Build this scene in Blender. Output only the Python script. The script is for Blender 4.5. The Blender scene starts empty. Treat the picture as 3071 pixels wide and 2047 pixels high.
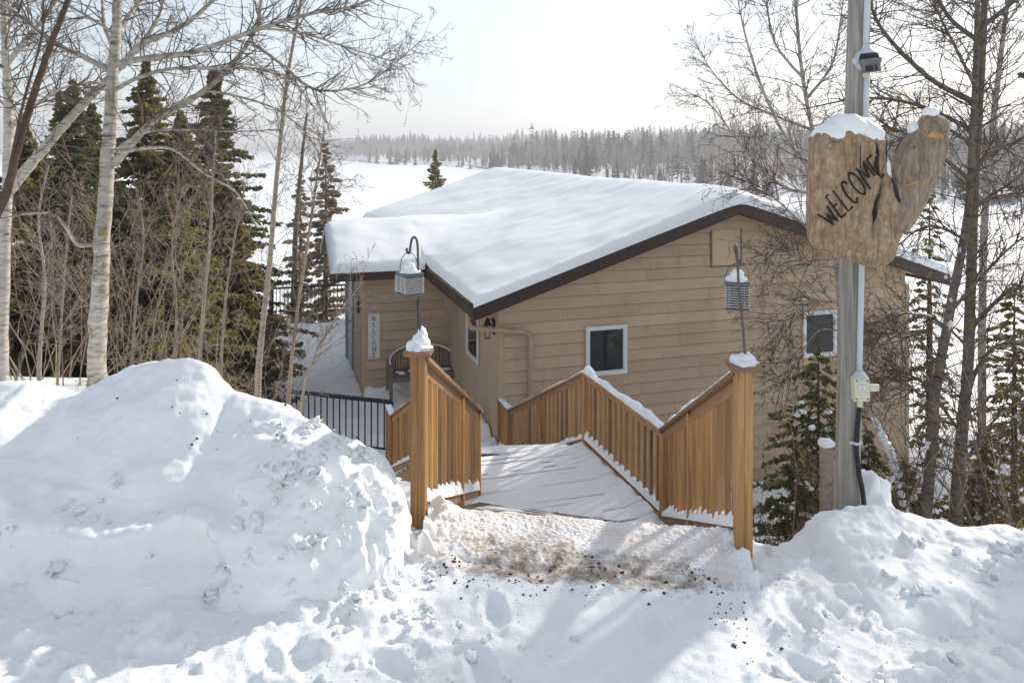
import bpy, math, random
import numpy as np
from mathutils import Vector, Matrix

# ------------------------------------------------------------------ camera, world, sun, exposure
SC = bpy.context.scene
COL = SC.collection
F, CX, YH, HC = 2300.0, 1535.5, 445.0, 2.6        # focal length in photo pixels, horizon row, eye height above the stair head

cam_d = bpy.data.cameras.new('camera'); cam = bpy.data.objects.new('camera', cam_d); COL.objects.link(cam)
cam.location = (0, 0, HC); cam.rotation_euler = (math.radians(90), 0, 0)
cam_d.sensor_width = 36.0; cam_d.lens = F / 3071.0 * 36.0
cam_d.shift_y = -(1023.5 - YH) / 3071.0
cam_d.clip_start = 0.05; cam_d.clip_end = 20000
SC.camera = cam

SUN_AZ, SUN_EL = math.radians(46), math.radians(27)       # azimuth to the right of straight ahead
world = bpy.data.worlds.new('World'); SC.world = world; world.use_nodes = True
wn, wl = world.node_tree.nodes, world.node_tree.links
wn.clear()
sky = wn.new('ShaderNodeTexSky'); sky.sky_type = 'NISHITA'; sky.sun_disc = False
sky.sun_elevation = SUN_EL; sky.sun_rotation = SUN_AZ
sky.altitude = 200; sky.air_density = 1.0; sky.dust_density = 1.0; sky.ozone_density = 1.5
hsv = wn.new('ShaderNodeHueSaturation'); hsv.inputs['Saturation'].default_value = 0.62   # thin even veil of cloud
bg = wn.new('ShaderNodeBackground'); bg.inputs['Strength'].default_value = 0.15
wo = wn.new('ShaderNodeOutputWorld')
wl.new(sky.outputs[0], hsv.inputs['Color']); veil = wn.new('ShaderNodeMix'); veil.data_type = 'RGBA'; veil.inputs[0].default_value = 0.45   # high thin cloud, the same all over the sky
veil.inputs[7].default_value = (3.55, 3.80, 4.10, 1)
wtc = wn.new('ShaderNodeTexCoord'); wmp = wn.new('ShaderNodeMapping'); wmp.inputs['Scale'].default_value = (1.6, 1.6, 5.0)
wno = wn.new('ShaderNodeTexNoise'); wno.inputs['Scale'].default_value = 1.7; wno.inputs['Detail'].default_value = 5
wrp = wn.new('ShaderNodeMapRange'); wrp.inputs[1].default_value = .3; wrp.inputs[2].default_value = .7; wrp.inputs[3].default_value = .90; wrp.inputs[4].default_value = 1.08
wmx = wn.new('ShaderNodeMix'); wmx.data_type = 'RGBA'; wmx.blend_type = 'MULTIPLY'; wmx.inputs[0].default_value = 1.0
wl.new(wtc.outputs['Generated'], wmp.inputs[0]); wl.new(wmp.outputs[0], wno.inputs['Vector']); wl.new(wno.outputs['Fac'], wrp.inputs[0])
wl.new(hsv.outputs[0], veil.inputs[6]); wl.new(veil.outputs[2], wmx.inputs[6]); wl.new(wrp.outputs[0], wmx.inputs[7]); wl.new(wmx.outputs[2], bg.inputs[0]); wl.new(bg.outputs[0], wo.inputs[0])

sd = bpy.data.lights.new('sun', 'SUN'); sd.energy = 4.0; sd.angle = math.radians(1.4); sd.color = (1.0, 0.93, 0.83)
sun = bpy.data.objects.new('sun', sd); COL.objects.link(sun)
to_sun = Vector((math.sin(SUN_AZ) * math.cos(SUN_EL), math.cos(SUN_AZ) * math.cos(SUN_EL), math.sin(SUN_EL)))
sun.rotation_euler = to_sun.to_track_quat('Z', 'Y').to_euler(); sun.location = to_sun * 60

vs = SC.view_settings
vs.view_transform = 'Standard'; vs.look = 'None'; vs.gamma = 1; vs.use_curve_mapping = False
vs.exposure = 0.48
SC.cycles.max_bounces = 6; SC.cycles.transparent_max_bounces = 8
SC.cycles.volume_bounces = 0
SC.cycles.use_denoising = True

# ------------------------------------------------------------------ helpers
rnd = random.Random(7)
rng = np.random.default_rng(11)

def at(px, py, Y):            # photo pixel + distance -> point in the place
    return Vector(((px - CX) / F * Y, Y, HC - (py - YH) / F * Y))
def atd(dx, dy, Y):
    return at(dx * 1.3057, dy * 1.3057, Y)

def _h(i, j, k):
    n = (i * 374761393 + j * 668265263 + k * 2147483647) & 0xffffffff
    n = ((n ^ (n >> 13)) * 1274126177) & 0xffffffff
    return ((n ^ (n >> 16)) & 0xffff) / 65535.0
def vn(x, y, z=0.0):
    x, y, z = np.broadcast_arrays(np.asarray(x, float), np.asarray(y, float), np.asarray(z, float))
    i, j, k = np.floor(x).astype(np.int64), np.floor(y).astype(np.int64), np.floor(z).astype(np.int64)
    a, b, c = x - i, y - j, z - k
    a, b, c = [t * t * t * (t * (t * 6 - 15) + 10) for t in (a, b, c)]
    r = 0
    for di, wa in ((0, 1 - a), (1, a)):
        for dj, wb in ((0, 1 - b), (1, b)):
            for dk, wc in ((0, 1 - c), (1, c)):
                r = r + _h(i + di, j + dj, k + dk) * wa * wb * wc
    return r * 2 - 1
def fbm(x, y, z=0.0, o=4, g=0.5):
    s, a, f = 0, 1.0, 1.0
    for q in range(o):
        s = s + a * vn(x * f + q * 17.3, y * f - q * 9.1, np.asarray(z) * f + q * 5.7); a *= g; f *= 2.03
    return s
def sst(a, b, x):
    t = np.clip((np.asarray(x, float) - a) / (b - a), 0, 1)
    return t * t * (3 - 2 * t)

def put(o, parent=None, label=None, cat=None, group=None, kind=None):
    COL.objects.link(o)
    if parent is not None: o.parent = parent
    if label: o['label'] = label
    if cat: o['category'] = cat
    if group: o['group'] = group
    if kind: o['kind'] = kind
    return o
def thing(name, loc, label, cat, group=None, rz=0.0):
    o = bpy.data.objects.new(name, None); o.location = loc; o.rotation_euler = (0, 0, rz)
    o.empty_display_size = 0.1
    return put(o, None, label, cat, group)

def mesh_np(name, V, Fq, smooth=True, mats=(), mi=None):
    V = np.asarray(V, np.float32).reshape(-1, 3)
    me = bpy.data.meshes.new(name)
    if not isinstance(Fq, (list, tuple)): Fq = [Fq]
    Fq = [np.asarray(f, np.int32) for f in Fq if len(f)]
    me.vertices.add(len(V)); me.vertices.foreach_set('co', V.ravel())
    nl = sum(f.size for f in Fq); nf = sum(len(f) for f in Fq)
    me.loops.add(nl); me.polygons.add(nf)
    me.loops.foreach_set('vertex_index', np.concatenate([f.ravel() for f in Fq]))
    tot = np.concatenate([np.full(len(f), f.shape[1], np.int32) for f in Fq])
    st = np.concatenate([[0], np.cumsum(tot)[:-1]]).astype(np.int32)
    me.polygons.foreach_set('loop_start', st)
    me.polygons.foreach_set('use_smooth', np.full(nf, smooth, bool))
    for m in mats: me.materials.append(m)
    if mi is not None: me.polygons.foreach_set('material_index', np.asarray(mi, np.int32))
    me.update(calc_edges=True); me.validate()
    return me

class MB:
    """collects boxes, prisms and tubes into one mesh"""
    def __init__(s): s.V = []; s.Q = []; s.T = []; s.n = 0; s.P = []
    def add(s, V, Q=(), T=(), P=()):
        V = np.asarray(V, float).reshape(-1, 3)
        if len(Q): s.Q.append(np.asarray(Q, int) + s.n)
        if len(T): s.T.append(np.asarray(T, int) + s.n)
        for p in P: s.P.append([i + s.n for i in p])
        s.V.append(V); s.n += len(V)
    def hexa(s, c):       # 8 corners: bottom 4 ccw, top 4 ccw
        s.add(c, [[3, 2, 1, 0], [4, 5, 6, 7], [0, 1, 5, 4], [1, 2, 6, 5], [2, 3, 7, 6], [3, 0, 4, 7]])
    def box(s, lo, hi, ax=None, org=(0, 0, 0)):
        (x0, y0, z0), (x1, y1, z1) = lo, hi
        c = np.array([[x0, y0, z0], [x1, y0, z0], [x1, y1, z0], [x0, y1, z0], [x0, y0, z1], [x1, y0, z1], [x1, y1, z1], [x0, y1, z1]], float)
        if ax is not None: c = c @ np.asarray(ax, float)
        s.hexa(c + np.asarray(org, float))
    def beam(s, p0, p1, w, h, up=(0, 0, 1)):      # w across, h along up; the beam's centre line runs p0-p1, ends cut plumb
        p0, p1, up = np.asarray(p0, float), np.asarray(p1, float), np.asarray(up, float)
        d = p1 - p0; sx = np.cross(d, up); sx /= np.linalg.norm(sx); sx *= w / 2; u = up * h / 2
        s.hexa([p0 - sx - u, p1 - sx - u, p1 + sx - u, p0 + sx - u, p0 - sx + u, p1 - sx + u, p1 + sx + u, p0 + sx + u][:8])
    def prism(s, pts, off):       # planar polygon extruded by off
        n = len(pts); a = np.asarray(pts, float); off = np.asarray(off, float)
        Q = [[i, (i + 1) % n, n + (i + 1) % n, n + i] for i in range(n)]
        s.add(np.vstack([a, a + off]), Q, P=[list(range(n))[::-1], list(range(n, 2 * n))])
    def tube(s, pts, rad, n=8, cap=True):
        pts = np.asarray(pts, float); m = len(pts); rad = np.broadcast_to(np.asarray(rad, float), (m,))
        t = np.gradient(pts, axis=0); t /= (np.linalg.norm(t, axis=1)[:, None] + 1e-9)
        ref = min(np.eye(3)[[2, 0, 1]], key=lambda e: np.abs(t @ e).max())
        u = np.cross(t, ref); u /= (np.linalg.norm(u, axis=1)[:, None] + 1e-9); v = np.cross(t, u)
        a = np.arange(n) * 2 * math.pi / n
        ring = (np.cos(a)[None, :, None] * u[:, None, :] + np.sin(a)[None, :, None] * v[:, None, :]) * rad[:, None, None]
        V = (pts[:, None, :] + ring).reshape(-1, 3)
        i = np.arange(m - 1)[:, None] * n; j = np.arange(n)[None, :]; k = (j + 1) % n
        Q = np.stack(np.broadcast_arrays(i + j, i + n + j, i + n + k, i + k), -1).reshape(-1, 4)
        s.add(V, Q, P=[list(range(n)), list(range((m - 1) * n, m * n))[::-1]] if cap else ())
    def blob(s, c, r, nu=14, nv=8, rough=0.12, seed=0.0, half=False, fr=2.5):
        a = np.linspace(0, 2 * math.pi, nu, endpoint=False); b = np.linspace(-math.pi / 2 if not half else -0.25, math.pi / 2, nv)
        B, A = np.meshgrid(b, a, indexing='ij')
        d = np.stack([np.cos(B) * np.cos(A), np.cos(B) * np.sin(A), np.sin(B)], -1)
        k = 1 + rough * fbm(d[..., 0] * fr + seed, d[..., 1] * fr - seed, d[..., 2] * fr, 3)
        V = (d * k[..., None] * np.asarray(r, float) + np.asarray(c, float)).reshape(-1, 3)
        i = np.arange(nv - 1)[:, None] * nu; j = np.arange(nu)[None, :]; q = (j + 1) % nu
        Q = np.stack(np.broadcast_arrays(i + j, i + q, i + nu + q, i + nu + j), -1).reshape(-1, 4)
        s.add(V, Q)
    def mesh(s, name, mats, smooth=False):
        V = np.vstack(s.V); Fs = []
        if s.Q: Fs.append(np.vstack(s.Q))
        if s.T: Fs.append(np.vstack(s.T))
        for n in sorted(set(len(p) for p in s.P)): Fs.append(np.array([p for p in s.P if len(p) == n]))
        if not isinstance(mats, (list, tuple)): mats = [mats]
        return mesh_np(name, V, Fs, smooth, mats)
    def build(s, name, mat, parent=None, smooth=False, label=None, cat=None, group=None, kind=None, bevel=0):
        me = s.mesh(name, mat, smooth)
        o = bpy.data.objects.new(name, me); put(o, parent, label, cat, group, kind)
        if bevel:
            b = o.modifiers.new('bevel', 'BEVEL'); b.width = bevel; b.segments = 2; b.limit_method = 'ANGLE'
        if parent is not None: o.matrix_parent_inverse = parent_world(parent).inverted()
        return o
def parent_world(p):
    m = Matrix.LocRotScale(p.location, p.rotation_euler, p.scale)
    if p.parent: m = parent_world(p.parent) @ p.matrix_parent_inverse @ m
    return m

def gridmesh(name, X, Y, Z, mat, mask=None, smooth=True):
    m, n = X.shape
    V = np.stack([X, Y, Z], -1).reshape(-1, 3)
    i = np.arange(m - 1)[:, None] * n; j = np.arange(n - 1)[None, :]
    Q = np.stack(np.broadcast_arrays(i + j, i + j + 1, i + n + j + 1, i + n + j), -1).reshape(-1, 4)
    if mask is not None: Q = Q[mask.ravel()]
    return mesh_np(name, V, Q, smooth, [mat])
def meshobj(name, me, parent=None, label=None, cat=None, group=None, kind=None):
    o = bpy.data.objects.new(name, me); put(o, parent, label, cat, group, kind)
    if parent is not None: o.matrix_parent_inverse = parent_world(parent).inverted()
    return o

# ------------------------------------------------------------------ materials
def _c(c): return (c[0], c[1], c[2], 1.0)
class NT:
    def __init__(s, name):
        s.m = bpy.data.materials.new(name); s.m.use_nodes = True
        s.n, s.l = s.m.node_tree.nodes, s.m.node_tree.links
        s.p = s.n['Principled BSDF']; s.out = s.n['Material Output']
        s.tc = s.n.new('ShaderNodeTexCoord')
    def mapping(s, scale=(1, 1, 1), coord='Object', loc=(0, 0, 0), rot=(0, 0, 0)):
        m = s.n.new('ShaderNodeMapping'); m.inputs['Scale'].default_value = scale; m.inputs['Location'].default_value = loc; m.inputs['Rotation'].default_value = rot
        s.l.new(s.tc.outputs[coord], m.inputs['Vector']); return m.outputs[0]
    def noise(s, vec, scale=5, detail=4, rough=0.55, dist=0.0):
        t = s.n.new('ShaderNodeTexNoise'); t.inputs['Scale'].default_value = scale; t.inputs['Detail'].default_value = detail
        t.inputs['Roughness'].default_value = rough; t.inputs['Distortion'].default_value = dist
        s.l.new(vec, t.inputs['Vector']); return t.outputs['Fac']
    def ramp(s, fac, stops):
        r = s.n.new('ShaderNodeValToRGB'); e = r.color_ramp.elements
        while len(e) < len(stops): e.new(0.5)
        for q, (p, c) in enumerate(stops): e[q].position = p; e[q].color = _c(c) if len(c) == 3 else c
        s.l.new(fac, r.inputs[0]); return r.outputs[0]
    def mix(s, fac, a, b, kind='MIX'):
        x = s.n.new('ShaderNodeMix'); x.data_type = 'RGBA'; x.blend_type = kind
        for sock, v in ((x.inputs[0], fac), (x.inputs[6], a), (x.inputs[7], b)):
            if hasattr(v, 'links'): s.l.new(v, sock)
            elif isinstance(v, (int, float)): sock.default_value = v
            else: sock.default_value = _c(v)
        return x.outputs[2]
    def bump(s, h, strength=0.3, dist=0.01):
        b = s.n.new('ShaderNodeBump'); b.inputs['Strength'].default_value = strength; b.inputs['Distance'].default_value = dist
        s.l.new(h, b.inputs['Height']); s.l.new(b.outputs[0], s.p.inputs['Normal']); return b
    def col(s, c): 
        if hasattr(c, 'links'): s.l.new(c, s.p.inputs['Base Color'])
        else: s.p.inputs['Base Color'].default_value = _c(c)
    def rand(s):
        return s.n.new('ShaderNodeObjectInfo').outputs['Random']
    def set(s, **k):
        for a, v in k.items(): s.p.inputs[a.replace('_', ' ')].default_value = v
        return s.m

def simple(name, c, rough=0.6, var=0.25, scale=8, bump=0.15, stretch=(1, 1, 1), metal=0.0, spec=0.4, dist=0.004):
    t = NT(name); v = t.mapping(stretch); f = t.noise(v, scale, 5)
    t.col(t.ramp(f, [(0.3, tuple(q * (1 - var) for q in c)), (0.7, tuple(min(1, q * (1 + var)) for q in c))]))
    if bump: t.bump(t.noise(v, scale * 4, 3), bump, dist)
    t.set(Roughness=rough, Metallic=metal); t.p.inputs['Specular IOR Level'].default_value = spec
    return t.m

def snow_mat(name, grit=0.0, fine=1.0):
    t = NT(name); v = t.mapping()
    f = t.noise(v, 1.3, 3); c = t.ramp(f, [(0.3, (0.84, 0.86, 0.88)), (0.7, (0.90, 0.905, 0.91))])
    if grit:
        g = t.noise(v, 55, 2, 0.5); g2 = t.noise(v, 2.2, 3)
        gm = t.n.new('ShaderNodeMath'); gm.operation = 'MULTIPLY_ADD'; t.l.new(g2, gm.inputs[0]); gm.inputs[1].default_value = 0.35; t.l.new(g, gm.inputs[2])
        c = t.mix(t.ramp(gm.outputs[0], [(0.93 - grit * 0.05, (0, 0, 0)), (0.97 - grit * 0.05, (1, 1, 1))]), c, (0.10, 0.085, 0.075))
    t.col(c)
    h1 = t.noise(v, 26 * fine, 6, 0.62); h2 = t.noise(v, 190 * fine, 3, 0.6)
    ad = t.n.new('ShaderNodeMath'); ad.operation = 'MULTIPLY_ADD'; t.l.new(h2, ad.inputs[0]); ad.inputs[1].default_value = 0.22; t.l.new(h1, ad.inputs[2])
    t.bump(ad.outputs[0], 0.4, 0.009)
    t.p.inputs['Specular IOR Level'].default_value = 0.25
    t.set(Roughness=0.55)
    return t.m

SNOW = snow_mat('snow'); SNOW_GRIT = snow_mat('snow_gritty', 0.5); SNOW_ROOF = snow_mat('snow_roof', 0, 0.45)

def wood_mat(name, a, b, gray=0.25, vert=True, seed=0.0):
    t = NT(name)
    st = (38, 38, 1.6) if vert else (1.6, 38, 38)
    r = t.rand(); cmb = t.n.new('ShaderNodeCombineXYZ'); ml = t.n.new('ShaderNodeMath'); ml.operation = 'MULTIPLY'; ml.inputs[1].default_value = 31.0
    t.l.new(r, ml.inputs[0])
    for q in range(3): t.l.new(ml.outputs[0], cmb.inputs[q])
    va = t.n.new('ShaderNodeVectorMath'); va.operation = 'ADD'; t.l.new(t.tc.outputs['Object'], va.inputs[0]); t.l.new(cmb.outputs[0], va.inputs[1])
    mp = t.n.new('ShaderNodeMapping'); mp.inputs['Scale'].default_value = st; t.l.new(va.outputs[0], mp.inputs[0])
    g = t.noise(mp.outputs[0], 1.0, 6, 0.6, 0.6)
    c = t.ramp(g, [(0.28, a), (0.5, tuple((p + q) / 2 for p, q in zip(a, b))), (0.72, b)])
    mp2 = t.n.new('ShaderNodeMapping'); mp2.inputs['Scale'].default_value = (7, 7, 2.2) if vert else (2.2, 7, 7); t.l.new(va.outputs[0], mp2.inputs[0])
    k = t.noise(mp2.outputs[0], 1.6, 2, 0.4)
    c = t.mix(t.ramp(k, [(0.70, (0, 0, 0)), (0.78, (1, 1, 1))]), c, tuple(q * 0.42 for q in a))          # knots
    w = t.noise(mp2.outputs[0], 0.7, 4, 0.6)
    c = t.mix(t.ramp(w, [(0.35, (0, 0, 0)), (0.75, (gray * 1.3, gray * 1.3, gray * 1.3))]), c, (0.36, 0.31, 0.26))   # weathered film
    rr = t.ramp(r, [(0, (0.62, 0.58, 0.55)), (.5, (.98, .96, .94)), (1, (1.22, 1.18, 1.12))])
    t.col(t.mix(1.0, c, rr, 'MULTIPLY'))
    t.bump(g, 0.35, 0.004); t.set(Roughness=0.62); t.p.inputs['Specular IOR Level'].default_value = 0.3
    return t.m
CEDAR = wood_mat('cedar', (0.25, 0.118, 0.042), (0.57, 0.315, 0.118), 0.16)
CEDAR_H = wood_mat('cedar_rail', (0.23, 0.115, 0.05), (0.40, 0.225, 0.10), 0.3, vert=False)
DECK = wood_mat('deck_wood', (0.09, 0.065, 0.05), (0.17, 0.13, 0.10), 0.3, vert=False)
BENCHW = wood_mat('bench_wood', (0.085, 0.075, 0.068), (0.19, 0.17, 0.15), 0.3)

# ------------------------------------------------------------------ terrain
AX, BX = Vector((0.9563, 0.2924, 0)), Vector((-0.2924, 0.9563, 0))      # house axes: along the gable wall, away from the viewer
KH = 1.33                                                               # the house is laid out in modules of 1.33 m
HO = Vector((-0.176, 11.39, 0))                                         # near left corner of the house, in modules
Z0 = HC * (1 - KH)
def wz(z): return Z0 + KH * z
def hp(s, b, z=0.0):
    v = (HO + AX * s + BX * b) * KH; return (v.x, v.y, wz(z))
HAX = [tuple(AX * KH), tuple(BX * KH), (0, 0, KH)]; HO3 = (HO.x * KH, HO.y * KH, Z0)
def to_sb(x, y):
    dx, dy = x - HO.x, y - HO.y
    return dx * AX.x + dy * AX.y, dx * BX.x + dy * BX.y
LAKE = -8.0
SHU = np.array([-3, -.6, -.40, -.337, -.28, -.235, -.198, -.10, -.015, .07, .2, .33, .45, .55, .62, .8, 1.2, 3])
SHY = np.array([2600, 2400, 2200, 2000, 1500, 760, 590, 488, 375, 271, 212, 175, 158, 148, 139, 128, 110, 90.])
def far_ground(x, y):
    u = x / np.maximum(y, 1); ys = np.interp(u, SHU, SHY)
    ys = ys * (1 + 0.035 * fbm(u * 40, 3.1, 0.5, 3))
    d = (y - ys)
    top = np.interp(u, [-.6, -.3, -.15, 0.03, .2, .33, .5, .8], [26, 24, 14, 15.5, 14, 19, 17, 19])
    rise = np.interp(d, [-1e5, -40, 0, 12, 60, 180, 420, 900, 4000], [-1.2, -1.2, -0.05, .12, .22, .42, .80, 1.0, 1.1]) 
    z = LAKE + np.where(rise < 0, rise * 1.0, rise * top * (1 + 0.30 * fbm(x / 110, y / 130, 1.5, 3)))
    return z
def ground_z(x, y, detail=True):
    x, y = np.asarray(x, float), np.asarray(y, float)
    R = np.interp(y, [-30, 4.9, 5.5, 8, 12, 15, 20, 26, 33, 60, 5000], [0, 0, -0.45, -2.0, -3.7, -4.3, -5.4, -7.0, -8.3, -10, -10])
    L = np.interp(y, [-30, 5.2, 9.6, 12, 15, 20, 28, 33, 40, 48, 60, 5000], [0, 0, -.45, -1.0, -2.0, -3.0, -3.7, -4.1, -6.3, -8.3, -9.5, -10])
    edge = np.where(y > 15.8, -5.25 - 0.306 * (y - 15.8), np.interp(y, [0, 9, 15.8], [-3.0, -3.4, -5.25]))
    w = sst(-1.3, 0.0, x - edge) * sst(6.0, 8.5, y)
    w = np.maximum(w, sst(1.4, 2.0, x))
    w = w + (1 - w) * sst(-.75, -.5, x) * sst(5.2, 5.6, y)
    z = L * (1 - w) + R * w
    # floor of the cutting the lower stairs and deck stand in
    far = far_ground(x, y)
    k = sst(45, 70, y)
    z = z * (1 - k) + far * k
    if detail:
        n = sst(9, 4, y)
        z = z + 0.10 * fbm(x / 3.1, y / 2.7, 0.3, 3) * sst(5.3, 9, y) * sst(60, 20, y)
        # trodden, shovelled surface by the stair head
        lump = fbm(x * 2.1, y * 2.3, 4.4, 5, 0.55)
        clod = np.clip(fbm(x * 7.5, y * 7.5, 9.1, 3), 0.12, 1) - 0.12
        path = np.exp(-((x - 0.45 + 0.12 * (y - 4.5)) / 0.85) ** 2)
        z = z + n * ((0.022 + 0.030 * (1 - path)) * lump + (0.012 + 0.055 * (1 - path)) * clod)
        # boot prints
        for (fx, fy, a) in FEET:
            c, s_ = math.cos(a), math.sin(a)
            X = (x - fx) * c + (y - fy) * s_; Yq = -(x - fx) * s_ + (y - fy) * c
            r = (X / 0.06) ** 2 + (Yq / 0.14) ** 2
            z = z - 0.038 * np.exp(-r ** 2) + 0.014 * np.exp(-(r - 2.2) ** 2)
    return z
FEET = [(-0.9, 3.55, .3), (-0.35, 3.35, -.2), (-1.25, 3.9, .6), (0.3, 3.25, .2), (1.0, 3.4, -.4), (1.5, 3.8, .5), (0.75, 3.15, .1), (-0.6, 3.85, .9),
        (1.25, 3.2, 0), (1.85, 3.5, .4), (-1.6, 3.3, -.5), (-.15, 3.75, .3), (.45, 3.6, -.1), (1.6, 4.25, .2), (-.1, 4.3, .25), (.75, 4.15, -.2)]

ys = np.concatenate([np.linspace(-14, 2.6, 40, endpoint=False), np.linspace(2.6, 6.0, 190, endpoint=False), np.linspace(6, 14, 90, endpoint=False),
                     14 * (60 / 14) ** np.linspace(0, 1, 50, endpoint=False), 60 * (3200 / 60) ** np.linspace(0, 1, 120)])
us = np.concatenate([np.linspace(-2.2, -.42, 45, endpoint=False), np.linspace(-.42, .46, 430, endpoint=False), np.linspace(.46, 2.2, 45)])
U, Yg = np.meshgrid(us, ys)
Xg = U * (np.maximum(Yg, 0) + 5.5)
Zg = ground_z(Xg, Yg)

# ground material: snow, with the scraped, sanded strip at the stair head
t = NT('ground_snow'); v = t.mapping()
base = t.ramp(t.noise(v, 1.3, 3), [(0.3, (0.84, 0.86, 0.88)), (0.7, (0.90, 0.905, 0.91))])
sep = t.n.new('ShaderNodeSeparateXYZ'); t.l.new(t.tc.outputs['Object'], sep.inputs[0])
def band(sock, a, b, c, d):
    m = t.n.new('ShaderNodeMapRange'); m.interpolation_type = 'SMOOTHSTEP'; m.inputs[1].default_value = a; m.inputs[2].default_value = b; t.l.new(sock, m.inputs[0])
    k = t.n.new('ShaderNodeMapRange'); k.interpolation_type = 'SMOOTHSTEP'; k.inputs[1].default_value = d; k.inputs[2].default_value = c; t.l.new(sock, k.inputs[0])
    x = t.n.new('ShaderNodeMath'); x.operation = 'MULTIPLY'; t.l.new(m.outputs[0], x.inputs[0]); t.l.new(k.outputs[0], x.inputs[1]); return x.outputs[0]
def mth(op, a, b):
    x = t.n.new('ShaderNodeMath'); x.operation = op
    for q, s_ in enumerate((a, b)):
        if hasattr(s_, 'links'): t.l.new(s_, x.inputs[q])
        else: x.inputs[q].default_value = s_
    return x.outputs[0]
# y measured across the stair head, which runs a little nearer on the right
yy = mth('ADD', sep.outputs[1], mth('MULTIPLY', sep.outputs[0], 0.15))
zone = mth('MULTIPLY', band(sep.outputs[0], -.75, -.45, 1.25, 1.55), band(yy, 4.45, 4.75, 5.45, 5.7))
core = mth('MULTIPLY', band(sep.outputs[0], -.6, -.1, 1.0, 1.4), band(yy, 4.50, 4.68, 4.85, 5.15))
n1 = t.noise(v, 9, 5, 0.65); n2 = t.noise(v, 42, 4, 0.7); n3 = t.noise(v, 3.2, 3)
pink = t.ramp(n3, [(0.38, (0.80, 0.79, 0.78)), (0.58, (0.80, 0.70, 0.62)), (0.72, (0.74, 0.72, 0.71))])
dirt = t.ramp(n2, [(0.33, (0.05, 0.042, 0.036)), (0.44, (0.24, 0.185, 0.14)), (0.60, (0.42, 0.33, 0.25))])
zm = t.ramp(mth('ADD', mth('MULTIPLY', zone, 0.62), mth('MULTIPLY', n1, 0.6)), [(0.62, (0, 0, 0)), (0.80, (1, 1, 1))])
gr = t.noise(v, 130, 3, 0.75)
pink = t.mix(mth('MULTIPLY', t.ramp(mth('ADD', mth('MULTIPLY', gr, .6), mth('MULTIPLY', n1, .5)), [(0.60, (0, 0, 0)), (0.72, (1, 1, 1))]), .75), pink, (0.30, 0.25, 0.22))
c1 = t.mix(mth('MULTIPLY', zm, 0.8), base, pink)
dm = t.ramp(mth('ADD', mth('MULTIPLY', core, 0.20), mth('ADD', mth('MULTIPLY', n1, 0.62), mth('MULTIPLY', n2, 0.32))), [(0.575, (0, 0, 0)), (0.73, (1, 1, 1))])
dm = mth('MULTIPLY', dm, t.ramp(zone, [(0.05, (0, 0, 0)), (0.35, (1, 1, 1))]))
c2 = t.mix(dm, c1, dirt)
t.col(c2)
h1 = t.noise(v, 26, 6, 0.62); h2 = t.noise(v, 190, 3, 0.6)
t.bump(mth('ADD', h1, mth('MULTIPLY', h2, 0.25)), 0.6, 0.014); t.set(Roughness=0.55); t.p.inputs['Specular IOR Level'].default_value = 0.25
GROUND_M = t.m
meshobj('ground', gridmesh('ground', Xg, Yg, Zg, GROUND_M), kind='structure')

# the frozen lake: one flat sheet of snow-covered ice
t = NT('lake_snow'); v = t.mapping((1, 1, 1))
f = t.noise(t.mapping((0.02, 0.10, 1)), 1.0, 5, 0.6, 0.6)
t.col(t.ramp(f, [(0.35, (0.80, 0.83, 0.86)), (0.65, (0.90, 0.905, 0.91))]))
t.bump(t.noise(t.mapping((0.5, 1.6, 1)), 1.0, 5, 0.6), 0.5, 0.12); t.set(Roughness=0.6)
LAKE_M = t.m
yl = 18 * (3200 / 18) ** np.linspace(0, 1, 60); ul = np.linspace(-2.2, 2.2, 80)
Ul, Yl = np.meshgrid(ul, yl); Xl = Ul * (Yl + 5.5)
meshobj('lake', gridmesh('lake', Xl, Yl, np.full_like(Xl, LAKE) + 0.02 * fbm(Xl / 9, Yl / 9, 0, 2), LAKE_M), kind='structure')

# ------------------------------------------------------------------ snow banks
def bank(name, xs, ys_, hfun, label, group=None, disp=0.03, seed=0.0, mat=SNOW_GRIT, rough=lambda x, y: 0.5, extra=None):
    Xb, Yb = np.meshgrid(xs, ys_)
    H = hfun(Xb, Yb)
    P = np.stack([Xb, Yb, H], -1)
    gx, gy = np.gradient(P, axis=1), np.gradient(P, axis=0)
    N = np.cross(gx, gy); N /= np.linalg.norm(N, axis=-1)[..., None]
    k = sst(-.06, 0.12, H - ground_z(Xb, Yb, False))
    steep = sst(.95, .55, N[..., 2])
    d = disp * (fbm(P[..., 0] * 3 + seed, P[..., 1] * 3, P[..., 2] * 3, 4, 0.52)
                + rough(Xb, Yb) * (0.8 * np.clip(fbm(P[..., 0] * 6, P[..., 1] * 6 + seed, P[..., 2] * 6, 4), -.1, 1)
                + 0.30 * fbm(P[..., 0] * 24, P[..., 1] * 24, P[..., 2] * 24 + seed, 2)))
    if extra is not None: d = d + extra(Xb, Yb, P[..., 2])
    P = P + N * (d * k)[..., None]
    o = meshobj(name, gridmesh(name, P[..., 0], P[..., 1], P[..., 2], mat), label=label, cat='snow bank', group=group)
    return o

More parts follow.
